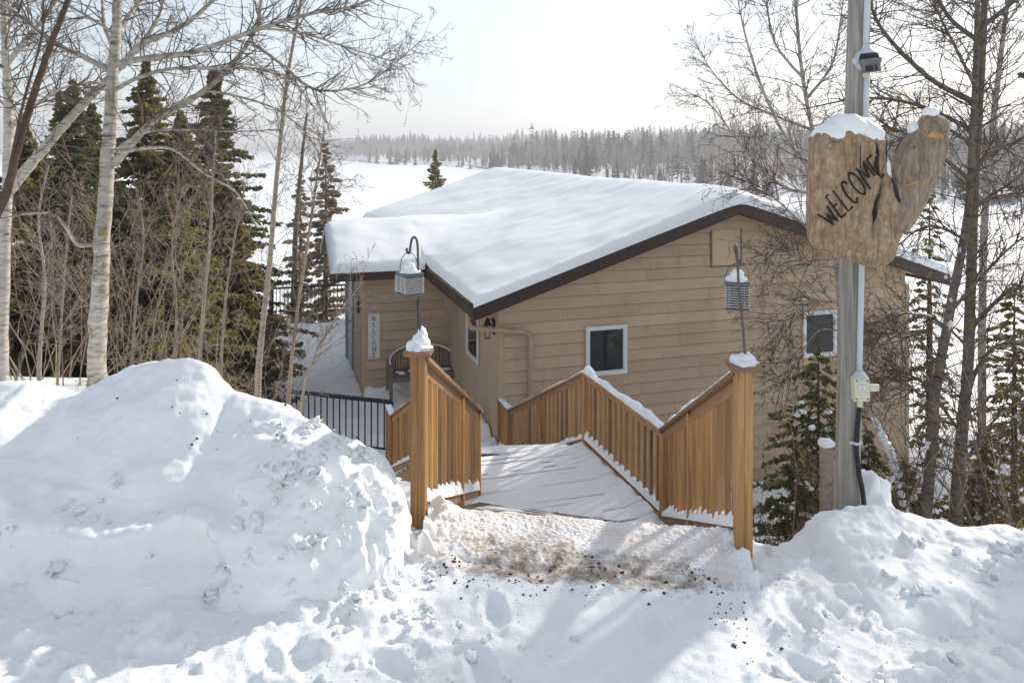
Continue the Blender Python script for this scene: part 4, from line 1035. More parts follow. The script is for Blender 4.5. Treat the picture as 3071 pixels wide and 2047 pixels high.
m = MB(); m.tube(along(225, 1100, 20, .022, -.108), .020, 12); m.build('conduit', PVC, pole, smooth=True)
m = MB(); m.tube([tuple(pol(222, .018, -.108)), tuple(pol(236, .018, -.108))], .026, 12); m.build('coupling', CREAM, pole)
# broken round light fitting
b = pol(185, .022, -.11)
m = MB(); m.tube([(b.x, b.y + .045, b.z), (b.x, b.y - .02, b.z)], .082, 24); sen = m.build('light_fitting', PVC, pole, bevel=.004)
m = MB(); m.tube([(b.x + .002, b.y - .0205, b.z), (b.x + .002, b.y - .024, b.z)], .072, 24); m.build('dark_face', RUBBER, sen)
m = MB(); m.tube([tuple(pol(140, .014, -.10)), tuple(pol(152, .016, -.102)), tuple(pol(168, .02, -.105))], [.022, .034, .075], 14); m.build('neck', PVC, sen)
dg = simple('fitting_grey', (.16, .155, .155), .55, .15, 20, .05)
m = MB(); ax = [tuple(Vector((.99, 0, .12))), (0, 1, 0), tuple(Vector((-.12, 0, .99)))]
m.box((-.075, -.055, -.035), (.075, -.026, .005), ax, tuple(b)); m.box((-.066, -.050, -.095), (.066, -.026, -.0355), ax, tuple(b)); m.build('cover_plate', dg, sen, bevel=.003)
m = MB(); m.box((-.045, -.053, -.085), (.010, -.0505, -.045), ax, tuple(b)); m.box((.022, -.053, -.085), (.04, -.0505, -.045), ax, tuple(b)); m.build('slot', RUBBER, sen)
m = MB(); m.tube([(b.x - .085, b.y - .01, b.z - .012), (b.x - .10, b.y - .015, b.z - .014)], .022, 12); m.build('side_knob', PVC, sen)
# outlet box
b = pol(1150, .028, -.11)
m = MB(); ax = [tuple(Vector((.998, 0, .03))), (0, 1, 0), tuple(Vector((-.03, 0, .998)))]
m.box((-.056, -.035, -.085), (.056, .03, .085), ax, tuple(b)); ob = m.build('outlet_box', CREAM, pole, bevel=.006)
m = MB(); m.box((-.024, -.040, .0), (.024, -.0355, .055), ax, tuple(b)); rc = m.build('receptacle', VINYL, ob, bevel=.004)
m = MB()
for x in (-.011, .009): m.box((x, -.0425, .030), (x + .0035, -.0403, .045), ax, tuple(b))
m.box((-.003, -.0425, .010), (.003, -.0403, .017), ax, tuple(b)); m.build('slot', RUBBER, rc)
for x in (-.040, .040):
    for z in (-.066, .066):
        m = MB(); q = b + Vector((x, -.036, z)); m.tube([(q.x, q.y, q.z), (q.x, q.y - .003, q.z)], .006, 8); m.build('screw', HOOKM, ob)
m = MB(); m.box((.058, -.03, -.018), (.128, .005, .030), ax, tuple(b)); m.build('side_cover', CREAM, ob, bevel=.008)
m = MB(); m.tube([tuple(pol(1098, .022, -.108)), tuple(pol(1116, .026, -.108))], [.024, .055], 12); m.build('hub', PVC, ob)
m = MB(); m.tube([tuple(b + Vector((0, 0, -.086))), tuple(b + Vector((-.004, 0, -.13)))], .020, 12); m.build('gland', CREAM, ob)
pts = [b + Vector((-.004, 0, -.13)), pol(1260, .018, -.108), pol(1330, .012, -.108), pol(1400, .035, -.108), pol(1450, .065, -.10), pol(1500, .085, -.09), pol(1560, .09, -.08)]
m = MB(); Q = []
for i in range(len(pts) - 1):
    for q in range(14): Q.append(tuple(pts[i].lerp(pts[i + 1], q / 14)))
m.tube(Q, [.0165 + .002 * (k % 2) for k in range(len(Q))], 10); m.build('flexible_conduit', RUBBER, pole)
m = MB(); q = pol(1312, .012, -.108); m.box((-.045, .0, -.006), (.045, .02, .012), None, tuple(q)); m.tube([tuple(q + Vector((0, 0, -.006))), tuple(q + Vector((0, 0, .012)))], .024, 10); m.build('strap', PVC, pole)

# ------------------------------------------------------------------ carved wooden sign shaped like a waving mitten
t = NT('carved_wood'); v = t.mapping(); vg = t.mapping((22, 22, 3.4), rot=(0, .35, 0)); g = t.noise(vg, 1.6, 8, .68, 1.1); bl = t.noise(v, 3.2, 4, .6)
c = t.ramp(g, [(.28, (.15, .095, .055)), (.46, (.43, .30, .19)), (.70, (.66, .51, .36))])
c = t.mix(t.ramp(bl, [(.48, (0, 0, 0)), (.68, (.4, .4, .4))]), c, (.38, .215, .095))
dk_ = t.noise(t.mapping((3, 3, 1.3)), 1.7, 4, .6); c = t.mix(t.ramp(dk_, [(.66, (0, 0, 0)), (.76, (.9, .9, .9))]), c, (.045, .035, .028))
li = t.noise(v, 26, 3, .7); li2 = t.noise(v, 2.4, 2); lm = t.n.new('ShaderNodeMath'); lm.operation = 'MULTIPLY'; t.l.new(li, lm.inputs[0]); t.l.new(li2, lm.inputs[1])
c = t.mix(t.ramp(lm.outputs[0], [(.34, (0, 0, 0)), (.38, (.8, .8, .8))]), c, (.30, .31, .22))
vo = t.n.new('ShaderNodeTexVoronoi'); vo.inputs['Scale'].default_value = 32; vo.feature = 'SMOOTH_F1'; t.l.new(t.mapping((1, 1, .8)), vo.inputs['Vector'])
sm = t.n.new('ShaderNodeMath'); sm.operation = 'MULTIPLY_ADD'; t.l.new(g, sm.inputs[0]); sm.inputs[1].default_value = .5; t.l.new(vo.outputs['Distance'], sm.inputs[2])
c = t.mix(1.0, c, t.ramp(vo.outputs['Distance'], [(.10, (1.08, 1.06, 1.05)), (.7, (.80, .78, .76))]), 'MULTIPLY'); t.col(c)
t.bump(sm.outputs[0], 1.0, .05); t.set(Roughness=.65); t.p.inputs['Specular IOR Level'].default_value = .3; CARVED = t.m
SY = 5.38; SG = thing('carved_welcome_sign', tuple(at(2560, 790, SY)), 'carved log sign shaped like a waving mitten reading WELCOME, fixed to the pole', 'sign')
rows = [(392, 2468, 2560), (404, 2440, 2630), (422, 2430, 2650), (480, 2428, 2648), (520, 2427, 2650), (560, 2425, 2682), (600, 2424, 2706), (640, 2424, 2712), (680, 2425, 2706), (715, 2429, 2694), (740, 2440, 2686), (760, 2466, 2680), (776, 2520, 2672), (793, 2580, 2655), (804, 2610, 2640)]
rp = np.array(rows, float); HD = .125
def body_at(py):
    l = np.interp(py, rp[:, 0], rp[:, 1]); r = np.interp(py, rp[:, 0], rp[:, 2]); hd = HD * np.interp(py, [392, 400, 430, 730, 780, 804], [.45, .8, 1, 1, .75, .35]); return l, r, hd
def sign_front(px, py, out=0.0):
    l, r, hd = body_at(py); xc, hw = (l + r) / 2, (r - l) / 2; u = np.clip(abs(px - xc) / hw, 0, .995)
    p = at(px, py, SY); return np.array((p.x, SY - hd * (1 - u ** 3.2) ** (1 / 3.2) - out, p.z))
pys = np.concatenate([np.linspace(392, 430, 16, endpoint=False), np.linspace(430, 740, 150, endpoint=False), np.linspace(740, 804, 30)]); na = 200
aa = np.linspace(0, 2 * math.pi, na, endpoint=False); V = []
for py in pys:
    l, r, hd = body_at(py); x0, x1 = at(l, py, SY).x, at(r, py, SY).x; z = at(l, py, SY).z
    ca, sa = np.cos(aa), np.sin(aa); e = 2 / 3.2
    X = (x0 + x1) / 2 + (x1 - x0) / 2 * np.sign(ca) * abs(ca) ** e; Yv = SY + hd * np.sign(sa) * abs(sa) ** e
    # the corner cleft and knobbly right shoulder
    crack = np.exp(-((X - at(np.interp(py, [400, 560, 640, 700], [2648, 2620, 2602, 2592]), py, SY).x) / .012) ** 2) * (sa < 0) * np.interp(py, [420, 520, 600, 690, 720], [.15, .5, 1, .8, 0])
    Yv = Yv + .045 * crack + .014 * fbm(X * 7, z * 5, 2.0, 3) + .006 * fbm(X * 18, z * 10, 4, 2) + .009 * np.abs(vn(X * 30, z * 26, 3.3)) + .004 * np.abs(vn(X * 60, z * 9, 7.7))
    V.append(np.stack([X, Yv, np.full(na, z) + (.03 * fbm(X * 9, 1.7, 0, 2) if py < 425 else 0)], -1))
V = np.array(V); mB = MB(); ni = len(pys)
i = np.arange(ni - 1)[:, None] * na; j = np.arange(na)[None, :]; k = (j + 1) % na
mB.add(V.reshape(-1, 3), np.stack(np.broadcast_arrays(i + j, i + na + j, i + na + k, i + k), -1).reshape(-1, 4), P=[list(range(na)), list(range((ni - 1) * na, ni * na))[::-1]])
bo = mB.build('carved_body', CARVED, SG, smooth=True)
mB = MB()
# thumb
th_ = [(2672, 690, 40), (2690, 650, 52), (2708, 605, 58), (2722, 560, 62), (2740, 505, 68), (2757, 465, 68), (2772, 430, 62), (2784, 402, 52), (2792, 385, 48), (2797, 368, 45), (2799, 355, 38), (2800, 347, 24), (2800, 343, 8)]
tp = np.array(th_, float); ti = np.linspace(0, len(th_) - 1, 44); tx, ty, tr_ = [np.interp(ti, range(len(th_)), tp[:, q]) for q in range(3)]
V = []
for x, y, r in zip(tx, ty, tr_):
    p = at(x, y, SY); R = r / F * SY; V.append(np.stack([p.x + R * np.cos(aa[::2]) * .98, SY - .02 + R * .82 * np.sin(aa[::2]), p.z + R * .22 * np.cos(aa[::2]) * (-1) + 0 * aa[::2]], -1))
V = np.array(V); V += (.012 * fbm(V[..., 0] * 8, V[..., 1] * 8, V[..., 2] * 8, 3))[..., None] * np.array([1, 1, .3])
nt = na // 2; i = np.arange(len(V) - 1)[:, None] * nt; j = np.arange(nt)[None, :]; k = (j + 1) % nt
mB.add(V.reshape(-1, 3), np.stack(np.broadcast_arrays(i + j, i + nt + j, i + nt + k, i + k), -1).reshape(-1, 4), P=[list(range(nt)), list(range((len(V) - 1) * nt, len(V) * nt))[::-1]])
t = NT('thumb_wood'); vg = t.mapping((20, 20, 3), rot=(0, -.35, 0)); g = t.noise(vg, 1.6, 8, .68, 1.1); bl = t.noise(t.mapping(), 4, 4, .65)
c = t.ramp(g, [(.28, (.10, .07, .048)), (.5, (.33, .24, .165)), (.72, (.54, .43, .32))]); c = t.mix(t.ramp(bl, [(.52, (0, 0, 0)), (.66, (.7, .7, .7))]), c, (.085, .066, .052))
li = t.noise(t.mapping(), 24, 3, .7); c = t.mix(t.ramp(li, [(.64, (0, 0, 0)), (.70, (.8, .8, .8))]), c, (.34, .36, .27)); t.col(c); t.bump(g, .9, .03); t.set(Roughness=.75); THUMB = t.m
tb = mB.build('carved_thumb', THUMB, SG, smooth=True)
RAW = simple('raw_wood', (.50, .27, .10), .6, .3, 20, .3)
# WELCOME, cut as narrow dark strokes
CUT = simple('burnt_cut', (.020, .012, .008), .8, .3, 20, 0)
STK = {'W': [[(0, 1), (.28, 0), (.5, .72), (.72, 0), (1, 1)]], 'E': [[(.95, 1), (.12, 1), (.05, 0), (.95, 0)], [(.08, .52), (.75, .52)]], 'L': [[(.1, 1), (.08, 0), (.95, 0)]],
       'C': [[(.92, .82), (.7, .98), (.4, .98), (.12, .72), (.06, .4), (.22, .08), (.55, 0), (.92, .14)]], 'O': [[(.5, 1), (.15, .82), (.02, .5), (.15, .16), (.5, 0), (.85, .16), (.98, .5), (.85, .82), (.5, 1)]],
       'M': [[(.02, 0), (.10, 1), (.5, .35), (.90, 1), (1, 0)]]}
LT = [('W', 2432, 666, 2488, 664), ('E', 2503, 650, 2524, 631), ('L', 2514, 638, 2536, 612), ('C', 2531, 618, 2556, 594), ('O', 2545, 602, 2576, 576), ('M', 2572, 580, 2602, 556), ('E', 2604, 556, 2624, 536)]
# letter boxes: baseline runs up to the right; tall axis leans up to the left
bx0, by0 = 2474, 676; dirx, diry = .712, -.702; upx, upy = -.60, -.80
pos = 0
for ch, wd_, hg, gap_ in (('W', 34, 72, 4), ('E', 22, 74, 5), ('L', 22, 76, 3), ('C', 25, 74, 6), ('O', 30, 80, 7), ('M', 36, 74, 5), ('E', 22, 70, 0)):
    if ch == 'W': ux_, uy_ = -.50, -.50
    else: ux_, uy_ = upx, upy
    m = MB()
    for st in STK[ch]:
        line = []
        for q in range(len(st) - 1):
            for f in np.linspace(0, 1, 7, endpoint=(q == len(st) - 2)):
                u, w = st[q][0] + (st[q + 1][0] - st[q][0]) * f, st[q][1] + (st[q + 1][1] - st[q][1]) * f
                px = bx0 + dirx * (pos + u * wd_) + ux_ * w * hg; py = by0 + diry * (pos + u * wd_) + uy_ * w * hg
                line.append(sign_front(px, py, -.004))
        m.tube(line, .0068, 6)
    m.build('letter', CUT, bo); pos += wd_ + gap_
# cleft line, dark burn and raw cuts
m = MB(); m.tube([sign_front(np.interp(py, [500, 560, 640, 700], [2632, 2620, 2602, 2592]) + 4 * math.sin(py * .09), py, -.012 - .012) for py in np.linspace(545, 690, 24)], [.003 + .009 * math.exp(-((q - 13) / 5) ** 2) for q in range(24)], 6); m.build('cleft', CUT, bo)
m = MB(); m.tube([sign_front(2557 + .6 * math.sin(py * .2), py, -.003) for py in np.linspace(437, 505, 12)], .0035, 5); m.build('split', CUT, bo)
p = at(2812, 408, SY - .145); m = MB(); m.blob((p.x, p.y + .03, p.z), (.055, .02, .028), 14, 8, .3, 2); m.build('cut_knot', RAW, tb, smooth=True)
m = MB()
lo_ = [at(x, y, SY - .13) for x, y in ((2716, 558), (2745, 548), (2768, 535), (2785, 520))]; m.tube([tuple(q) for q in lo_], [.003, .012, .010, .003], 6); m.build('raw_cut', RAW, tb)
# black bark left in the crotch and down the corner
m = MB(); bk = [(2652, 425), (2650, 470), (2645, 520), (2660, 560), (2676, 600), (2692, 640), (2703, 668)]
m.tube([sign_front(min(x, body_at(y)[1] - 4), y, -.004) for x, y in bk], [.006, .009, .012, .016, .017, .013, .006], 9); m.build('black_bark', simple('black_bark', (.035, .030, .026), .9, .5, 30, .6, dist=.01), bo, smooth=True)
m = MB(); m.tube([sign_front(x, y, -.006) for x, y in ((2606, 428), (2609, 460), (2605, 490), (2612, 520), (2616, 540))], [.006, .016, .018, .012, .004], 7); m.build('burn_mark', CUT, bo, smooth=True)
# snow on the sign
m = MB()
for (x, y, r, h, s_) in ((2490, 408, 55, 42, 1), (2545, 398, 75, 58, 2), (2605, 410, 50, 40, 3)):
    q = at(x, y, SY); m.blob(tuple(q), (r / F * SY, .10, h / F * SY), 30, 18, .12, s_, half=False, fr=2)
m.build('snow_cap', SNOW, SG, smooth=True)
m = MB(); q = at(2791, 346, SY - .02); m.blob((q.x, q.y, q.z), (.058, .05, .062), 22, 14, .12, 5); q = at(2738, 388, SY); m.blob(tuple(q), (.035, .05, .05), 16, 10, .2, 6); q = at(2656, 515, SY - .03); m.blob(tuple(q), (.03, .06, .10), 16, 10, .2, 7); o = m.build('snow_patch', SNOW, SG, smooth=True); o['kind'] = 'stuff'

# ------------------------------------------------------------------ vegetation
def bark_mat(name, light, dark, marks=.5, lich=.0):
    t = NT(name); v = t.mapping((3, 3, 14)); n = t.noise(v, 2.2, 5, .65); w = t.noise(t.mapping((1, 1, 1)), 2.5, 4)
    c = t.ramp(n, [(.30, dark), (.30 + .20 * marks, tuple((a * .35 + b * .65) for a, b in zip(dark, light))), (.62, light)])
    c = t.mix(t.ramp(w, [(.45, (0, 0, 0)), (.75, (.5, .5, .5))]), c, tuple(q * .55 for q in light))
    if lich:
        l_ = t.noise(t.mapping(), 5.5, 4, .65); c = t.mix(t.ramp(l_, [(.60 - lich * .12, (0, 0, 0)), (.68 - lich * .12, (.85, .85, .85))]), c, (.20, .175, .07))
    t.col(c); t.bump(n, .5, .008); t.set(Roughness=.75); t.p.inputs['Specular IOR Level'].default_value = .2
    return t.m
B_WHITE = bark_mat('bark_birch', (.56, .52, .46), (.07, .06, .05), .6)
B_GREY = bark_mat('bark_birch_lichen', (.50, .46, .40), (.055, .048, .04), .75, .25)
B_BROWN = bark_mat('bark_brown', (.12, .082, .062), (.035, .025, .02), .6)
B_DARK = bark_mat('bark_dark', (.21, .18, .155), (.03, .026, .022), .9, .35)
B_SAP = bark_mat('bark_sapling', (.36, .31, .25), (.12, .10, .08), .5)
T_BROWN = simple('twig_brown', (.115, .082, .062), .7, .35, 12, 0, spec=.2)
T_DKT = simple('twig_dark', (.135, .105, .085), .7, .35, 12, 0, spec=.2)
T_GREY = simple('twig_grey', (.25, .205, .165), .7, .35, 12, 0, spec=.2)
T_PALE = simple('twig_pale', (.38, .31, .24), .7, .3, 12, 0, spec=.2)
T_TAN = simple('twig_tan', (.31, .23, .155), .7, .3, 2, 0, spec=.2)
def leaf_mat(name, a, b, tr=.35):
    t = NT(name); f = t.noise(t.mapping(), 1.6, 4, .6); f2 = t.noise(t.mapping(), 14, 2)
    c = t.mix(.5, t.ramp(f, [(.3, a), (.7, b)]), t.ramp(f2, [(.3, a), (.7, b)]))
    d = t.n.new('ShaderNodeBsdfDiffuse'); q = t.n.new('ShaderNodeBsdfTranslucent'); m = t.n.new('ShaderNodeMixShader'); m.inputs[0].default_value = tr
    t.l.new(c, d.inputs[0]); t.l.new(c, q.inputs[0]); t.l.new(d.outputs[0], m.inputs[1]); t.l.new(q.outputs[0], m.inputs[2]); t.l.new(m.outputs[0], t.out.inputs[0]); t.n.remove(t.p)
    return t.m
N_DARK = leaf_mat('needles_dark', (.095, .108, .048), (.20, .195, .09), .5)
N_OLIVE = leaf_mat('needles_olive', (.155, .145, .052), (.33, .275, .11), .5)
N_BROWN = leaf_mat('needles_brown', (.19, .155, .11), (.36, .295, .215), .5)
N_FAR = leaf_mat('needles_far', (.030, .045, .032), (.060, .078, .050))

def rot_about(v, ax, a):
    c, s = math.cos(a), math.sin(a); return v * c + np.cross(ax, v) * s + ax * np.dot(ax, v) * (1 - c)
class Wood:
    """limbs (many-sided) and twigs (three-sided, five points) of one tree"""
    def __init__(s, seed): s.r = random.Random(seed); s.big = []; s.tw = []; s.twr = []; s.bud = []
    def limb(s, pts, r0, r1, n=10, sub=5):
        P = [np.asarray(p, float) for p in pts]; Q = []
        for i in range(len(P) - 1):
            a, b, c, d = P[max(i - 1, 0)], P[i], P[i + 1], P[min(i + 2, len(P) - 1)]
            for q in range(sub):
                f = q / sub; Q.append(.5 * (2 * b + (c - a) * f + (2 * a - 5 * b + 4 * c - d) * f * f + (3 * b - a - 3 * c + d) * f ** 3))
        Q.append(P[-1]); Q = np.array(Q)
        jit = np.array([[s.r.gauss(0, 1) for _ in range(3)] for _ in Q]) * (r0 * .035); jit[0] = 0; Q = Q + jit
        R = r0 + (r1 - r0) * np.linspace(0, 1, len(Q)) ** .85; s.big.append((Q, R, n)); return Q, R
    def twig(s, p, d, L, r, wig=.25, up=.0, tip=.25):
        P = [p]; d = d / (np.linalg.norm(d) + 1e-9)
        for k in range(4):
            d = d + np.array([s.r.gauss(0, wig), s.r.gauss(0, wig), s.r.gauss(0, wig) + up]); d = d / np.linalg.norm(d); P.append(P[-1] + d * L / 4)
        P = np.array(P); s.tw.append(P); s.twr.append(np.linspace(r, max(r * tip, .0007), 5)); return P
    def dress(s, Q, R, count, L, rmax, depth=1, ang=(.5, 1.2), up=.05, t0=.12, sub=4, wig=.22, thin=.0016):
        n = len(Q)
        for k in range(count):
            t = t0 + (1 - t0) * s.r.random() ** .8; f = t * (n - 1); i = min(int(f), n - 2); p = Q[i] + (Q[i + 1] - Q[i]) * (f - i)
            tg = Q[i + 1] - Q[i]; tg = tg / (np.linalg.norm(tg) + 1e-9)
            ax = np.cross(tg, np.array([s.r.gauss(0, 1), s.r.gauss(0, 1), s.r.gauss(0, 1)])); ax = ax / (np.linalg.norm(ax) + 1e-9)
            d = rot_about(tg, ax, s.r.uniform(*ang)); l = L * s.r.uniform(.45, 1.15) * (1 - .45 * t); rr = max(thin, min(rmax, R[i] * .55))
            P = s.twig(p, d, l, rr, wig, up)
            if depth > 0:
                s.dress(P, s.twr[-1], max(1, int(sub * s.r.uniform(.6, 1.3))), l * .55, rr * .65, depth - 1, ang, up, .15, sub, wig, thin)
    def build(s, root, bark, twigmat, tname='trunk'):
        if s.big:
            for k, (Q, R, n) in enumerate(s.big):
                m = MB(); m.tube(Q, R * (1 + .022 * np.array([s.r.gauss(0, 1) for _ in R])), n); m.build('trunk' if k == 0 else 'limb', bark, root, smooth=True)
        if s.tw:
            o = meshobj('twigs', s.mesh(twigmat), root, kind='stuff'); return o
    def mesh(s, mat):
        P = np.array(s.tw); R = np.array(s.twr); N = len(P)
        T = np.gradient(P, axis=1); T /= (np.linalg.norm(T, axis=2)[..., None] + 1e-9)
        ref = np.where(np.abs(T[..., 2:3]) < .9, np.array([0, 0, 1.0]), np.array([1.0, 0, 0])); u = np.cross(T, ref); u /= (np.linalg.norm(u, axis=2)[..., None] + 1e-9); v = np.cross(T, u)
        a = np.arange(3) * 2 * math.pi / 3
        V = P[:, :, None, :] + R[:, :, None, None] * (np.cos(a)[None, None, :, None] * u[:, :, None, :] + np.sin(a)[None, None, :, None] * v[:, :, None, :])
        base = np.arange(N)[:, None, None] * 15; i = np.arange(4)[None, :, None] * 3; j = np.arange(3)[None, None, :]; k = (j + 1) % 3
        Q = np.stack(np.broadcast_arrays(base + i + j, base + i + 3 + j, base + i + 3 + k, base + i + k), -1).reshape(-1, 4)
        return mesh_np('twigs', V.reshape(-1, 3), Q, True, [mat])
def D(line, Y): return [tuple(atd(x, y, Y if not isinstance(Y, (list, tuple)) else Y[k])) for k, (x, y) in enumerate(line)]
def wpx(w, Y): return w * 1.3057 / F * Y       # half width in shown pixels -> metres
def gz(x, y): return float(ground_z(x, y, False))
def tree_root(name, p, label, cat, group=None): return thing(name, (p[0], p[1], gz(p[0], p[1])), label, cat, group)
def foot(line):          # start the trunk in the ground
    p = np.array(line[0]); z = gz(p[0], p[1]); 
    if p[2] > z - .1: return [(p[0], p[1], z - .15)] + list(line)
    return line

# --- the big lichened birch by the snow bank
YA = 7.4
W = Wood(21); tr = foot(D([(223, 930), (222, 830), (231, 640), (240, 480), (250, 330), (258, 180), (268, 60), (272, -60), (276, -200), (284, -420), (296, -640)], YA))
root = tree_root('birch_tree', tr[0], 'stout pale birch with yellow lichen and long bare limbs, rising behind the tall snow bank', 'tree')
Q, R = W.limb(tr, wpx(25, YA), wpx(4, YA), 14, 6)
LB = [([(258, 150), (330, 135), (450, 118), (600, 65), (720, 30), (800, 18), (900, -20)], [7.4, 7.3, 7.1, 6.9, 6.7, 6.6, 6.5], 9, 2.2, 30),
      ([(256, 210), (320, 178), (400, 158), (520, 158), (600, 160), (690, 200)], [7.4, 7.3, 7.2, 7.1, 7.0, 6.9], 6, 1.5, 22),
      ([(262, 378), (310, 320), (360, 275), (470, 208), (540, 140), (585, 70), (600, 0), (605, -60)], [7.4, 7.4, 7.5, 7.6, 7.7, 7.8, 7.9, 8.0], 11, 3, 26),
      ([(245, 160), (190, 130), (140, 108), (60, 50), (0, 0), (-50, -40)], [7.4, 7.2, 7.1, 6.9, 6.8, 6.7], 8, 3, 16),
      ([(258, 350), (330, 305), (400, 298), (480, 300), (560, 302), (650, 296)], [7.4, 7.3, 7.2, 7.1, 7.0, 6.9], 5, 1.2, 20),
      ([(270, 352), (340, 340), (400, 345), (470, 400), (540, 440), (590, 520)], [7.4, 7.2, 7.1, 7.0, 6.9, 6.9], 4.5, 1.2, 16),
      ([(215, 560), (180, 562), (150, 520), (118, 492), (70, 490), (30, 497)], [7.4, 7.3, 7.2, 7.2, 7.1, 7.1], 5.5, 2, 6),
      ([(265, 80), (300, 30), (340, -20), (400, -80)], [7.4, 7.5, 7.6, 7.7], 6, 3, 8),
      ([(262, 110), (240, 60), (235, 0), (225, -60)], [7.4, 7.6, 7.8, 7.9], 6, 3, 8),
      ([(575, 96), (650, 150), (720, 205), (820, 200), (890, 160), (970, 90)], [7.7, 7.5, 7.4, 7.3, 7.3, 7.2], 4.5, 1.0, 30),
      ([(600, 65), (700, 78), (800, 110), (880, 135), (930, 150)], [6.9, 6.8, 6.8, 6.7, 6.7], 3.2, .9, 20),
      ([(470, 208), (560, 225), (650, 260), (720, 330), (760, 420)], [7.6, 7.5, 7.4, 7.4, 7.3], 3.4, .9, 20)]
for ln, ys_, a, b, c in LB:
    q, r = W.limb(D(ln, ys_), wpx(a, 7.2), wpx(b, 7.2), 8, 5); W.dress(q, r, int(c * 2.2), .75, .0075, 2, up=.03, sub=4, thin=.0024)
for k in range(26):
    p = Q[rnd.randrange(8, len(Q))]; W.twig(p, np.array([rnd.gauss(0, 1), rnd.gauss(0, 1), rnd.uniform(-.2, .6)]), rnd.uniform(.1, .5), .005, .2)
for k in range(12):                    # higher limbs arching over
    i = rnd.randrange(len(Q) - 27, len(Q) - 8); a = rnd.uniform(-1.2, 1.4) if k % 3 else rnd.uniform(1.6, 4.6); L = rnd.uniform(1.2, 2.6)
    d = np.array((math.cos(a), -math.sin(a) * .5 - .15, .25)); p = Q[i]; pts = [p, p + d * L * .3 + (0, 0, .10 * L), p + d * L * .65 + (0, 0, .14 * L), p + d * L + (0, 0, .05 * L)]
    q, r = W.limb(pts, .016, .004, 6, 5); W.dress(q, r, 34, .8, .0075, 2, up=.0, sub=4, thin=.0024)
W.build(root, B_GREY, T_DKT)

# --- white birch at the edge of the wood
YB = 9.4; W = Wood(5); tr = foot(D([(2, 920), (4, 800), (10, 600), (17, 400), (20, 250), (12, 100), (8, 0), (2, -150), (-4, -380), (4, -560)], YB)); root = tree_root('birch_tree', tr[0], 'bright white birch trunk at the outer edge of the wood with a leaning pale limb', 'tree')
Q, R = W.limb(tr, wpx(17, YB), wpx(4, YB), 14, 6)
for ln, ys_, a, b, c in (([(18, 440), (60, 390), (110, 330), (190, 240), (270, 160), (330, 100), (400, 70), (470, 20), (520, -40)], [9.4, 9.4, 9.5, 9.6, 9.7, 9.8, 9.9, 10, 10.1], 14, 4, 26), ([(15, 150), (60, 90), (110, 30), (150, -40)], 9.4, 7, 3, 14), ([(18, 300), (70, 250), (150, 200), (230, 190)], [9.4, 9.2, 9.1, 9], 5, 2, 16), ([(280, 155), (340, 80), (370, 20), (380, -60)], [9.7, 9.9, 10, 10.1], 7, 3, 16)):
    q, r = W.limb(D(ln, ys_), wpx(a, YB), wpx(b, YB), 9, 5); W.dress(q, r, int(c * 2.2), .9, .008, 2, up=.03, sub=5, thin=.0028)
W.dress(Q, R, 60, 1.3, .010, 2, (.6, 1.3), .05, .45, 5, thin=.0028)
W.build(root, B_WHITE, T_DKT)
# --- brown leaning stem
YC = 6.7; W = Wood(6); tr = foot(D([(-150, 930), (-90, 720), (-20, 520), (15, 440), (52, 300), (92, 175), (130, 70), (168, -30), (210, -150), (262, -330), (300, -470)], YC)); root = tree_root('leaning_tree', tr[0], 'dark brown leaning tree stem crossing in front of the white birch', 'tree')
Q, R = W.limb(tr, wpx(15, YC), wpx(2.5, YC), 12, 6); W.dress(Q, R, 40, .8, .007, 2, t0=.4, sub=4, thin=.0023)
q, r = W.limb(D([(10, 450), (50, 250), (95, 90), (100, 0), (110, -80)], [6.7, 6.6, 6.5, 6.5, 6.5]), wpx(3.5, YC), wpx(2, YC), 6); W.dress(q, r, 30, .5, .005, 2, thin=.0022)
W.build(root, B_BROWN, T_BROWN)

# --- saplings
SAP = [([(592, 915), (602, 760), (620, 600), (632, 450), (648, 280), (665, 150), (688, 20), (705, -60)], 10.6, 9, 2.5, 'pale slender sapling standing just outside the black deck railing', 34),
       ([(663, 930), (680, 740), (700, 600), (718, 480), (735, 360), (745, 300)], 11.2, 5.5, 1.5, 'thin sapling in front of the deck, between the pale sapling and the WELCOME board', 34),
       ([(690, 960), (718, 830), (760, 750), (800, 690), (832, 652)], 9.6, 4, 1.2, 'small bent sapling with buds in front of the snowy deck', 18),
       ([(455, 930), (466, 720), (482, 560), (488, 420), (496, 300)], 10.2, 6.5, 2, 'grey sapling with forked top in front of the larger spruces', 26),
       ([(505, 930), (515, 720), (530, 600), (548, 500), (565, 420)], 11.0, 4.5, 1.5, 'thin leaning sapling beside the forked grey sapling', 20),
       ([(88, 970), (92, 800), (103, 640), (88, 500), (112, 380)], 9.0, 5.5, 1.6, 'thin sapling between the white birch and the lichened birch', 24),
       ([(128, 960), (137, 800), (150, 600), (165, 450)], 10.2, 4, 1.4, 'thinner sapling just inside the wood next to another between the birches', 22),
       ([(300, 920), (312, 700), (330, 560), (320, 450)], 11.2, 4, 1.4, 'grey sapling close behind the lichened birch trunk', 24),
       ([(400, 920), (405, 720), (395, 560), (420, 430)], 11.6, 4.5, 1.4, 'pale sapling in the brush midway along the thicket', 24)]
for k, (ln, Y, a, b, lab, c) in enumerate(SAP):
    W = Wood(40 + k); tr = foot(D(ln, Y)); root = tree_root('sapling', tr[0], lab, 'sapling', 'saplings at the wood edge'); Q, R = W.limb(tr, wpx(a, Y), wpx(b, Y), 8, 5)
    W.dress(Q, R, int(c * 1.5), .9 * Y / 10, .0065, 2, (.4, .9), .06, .2, 4, thin=.0030); W.build(root, B_SAP, T_GREY)

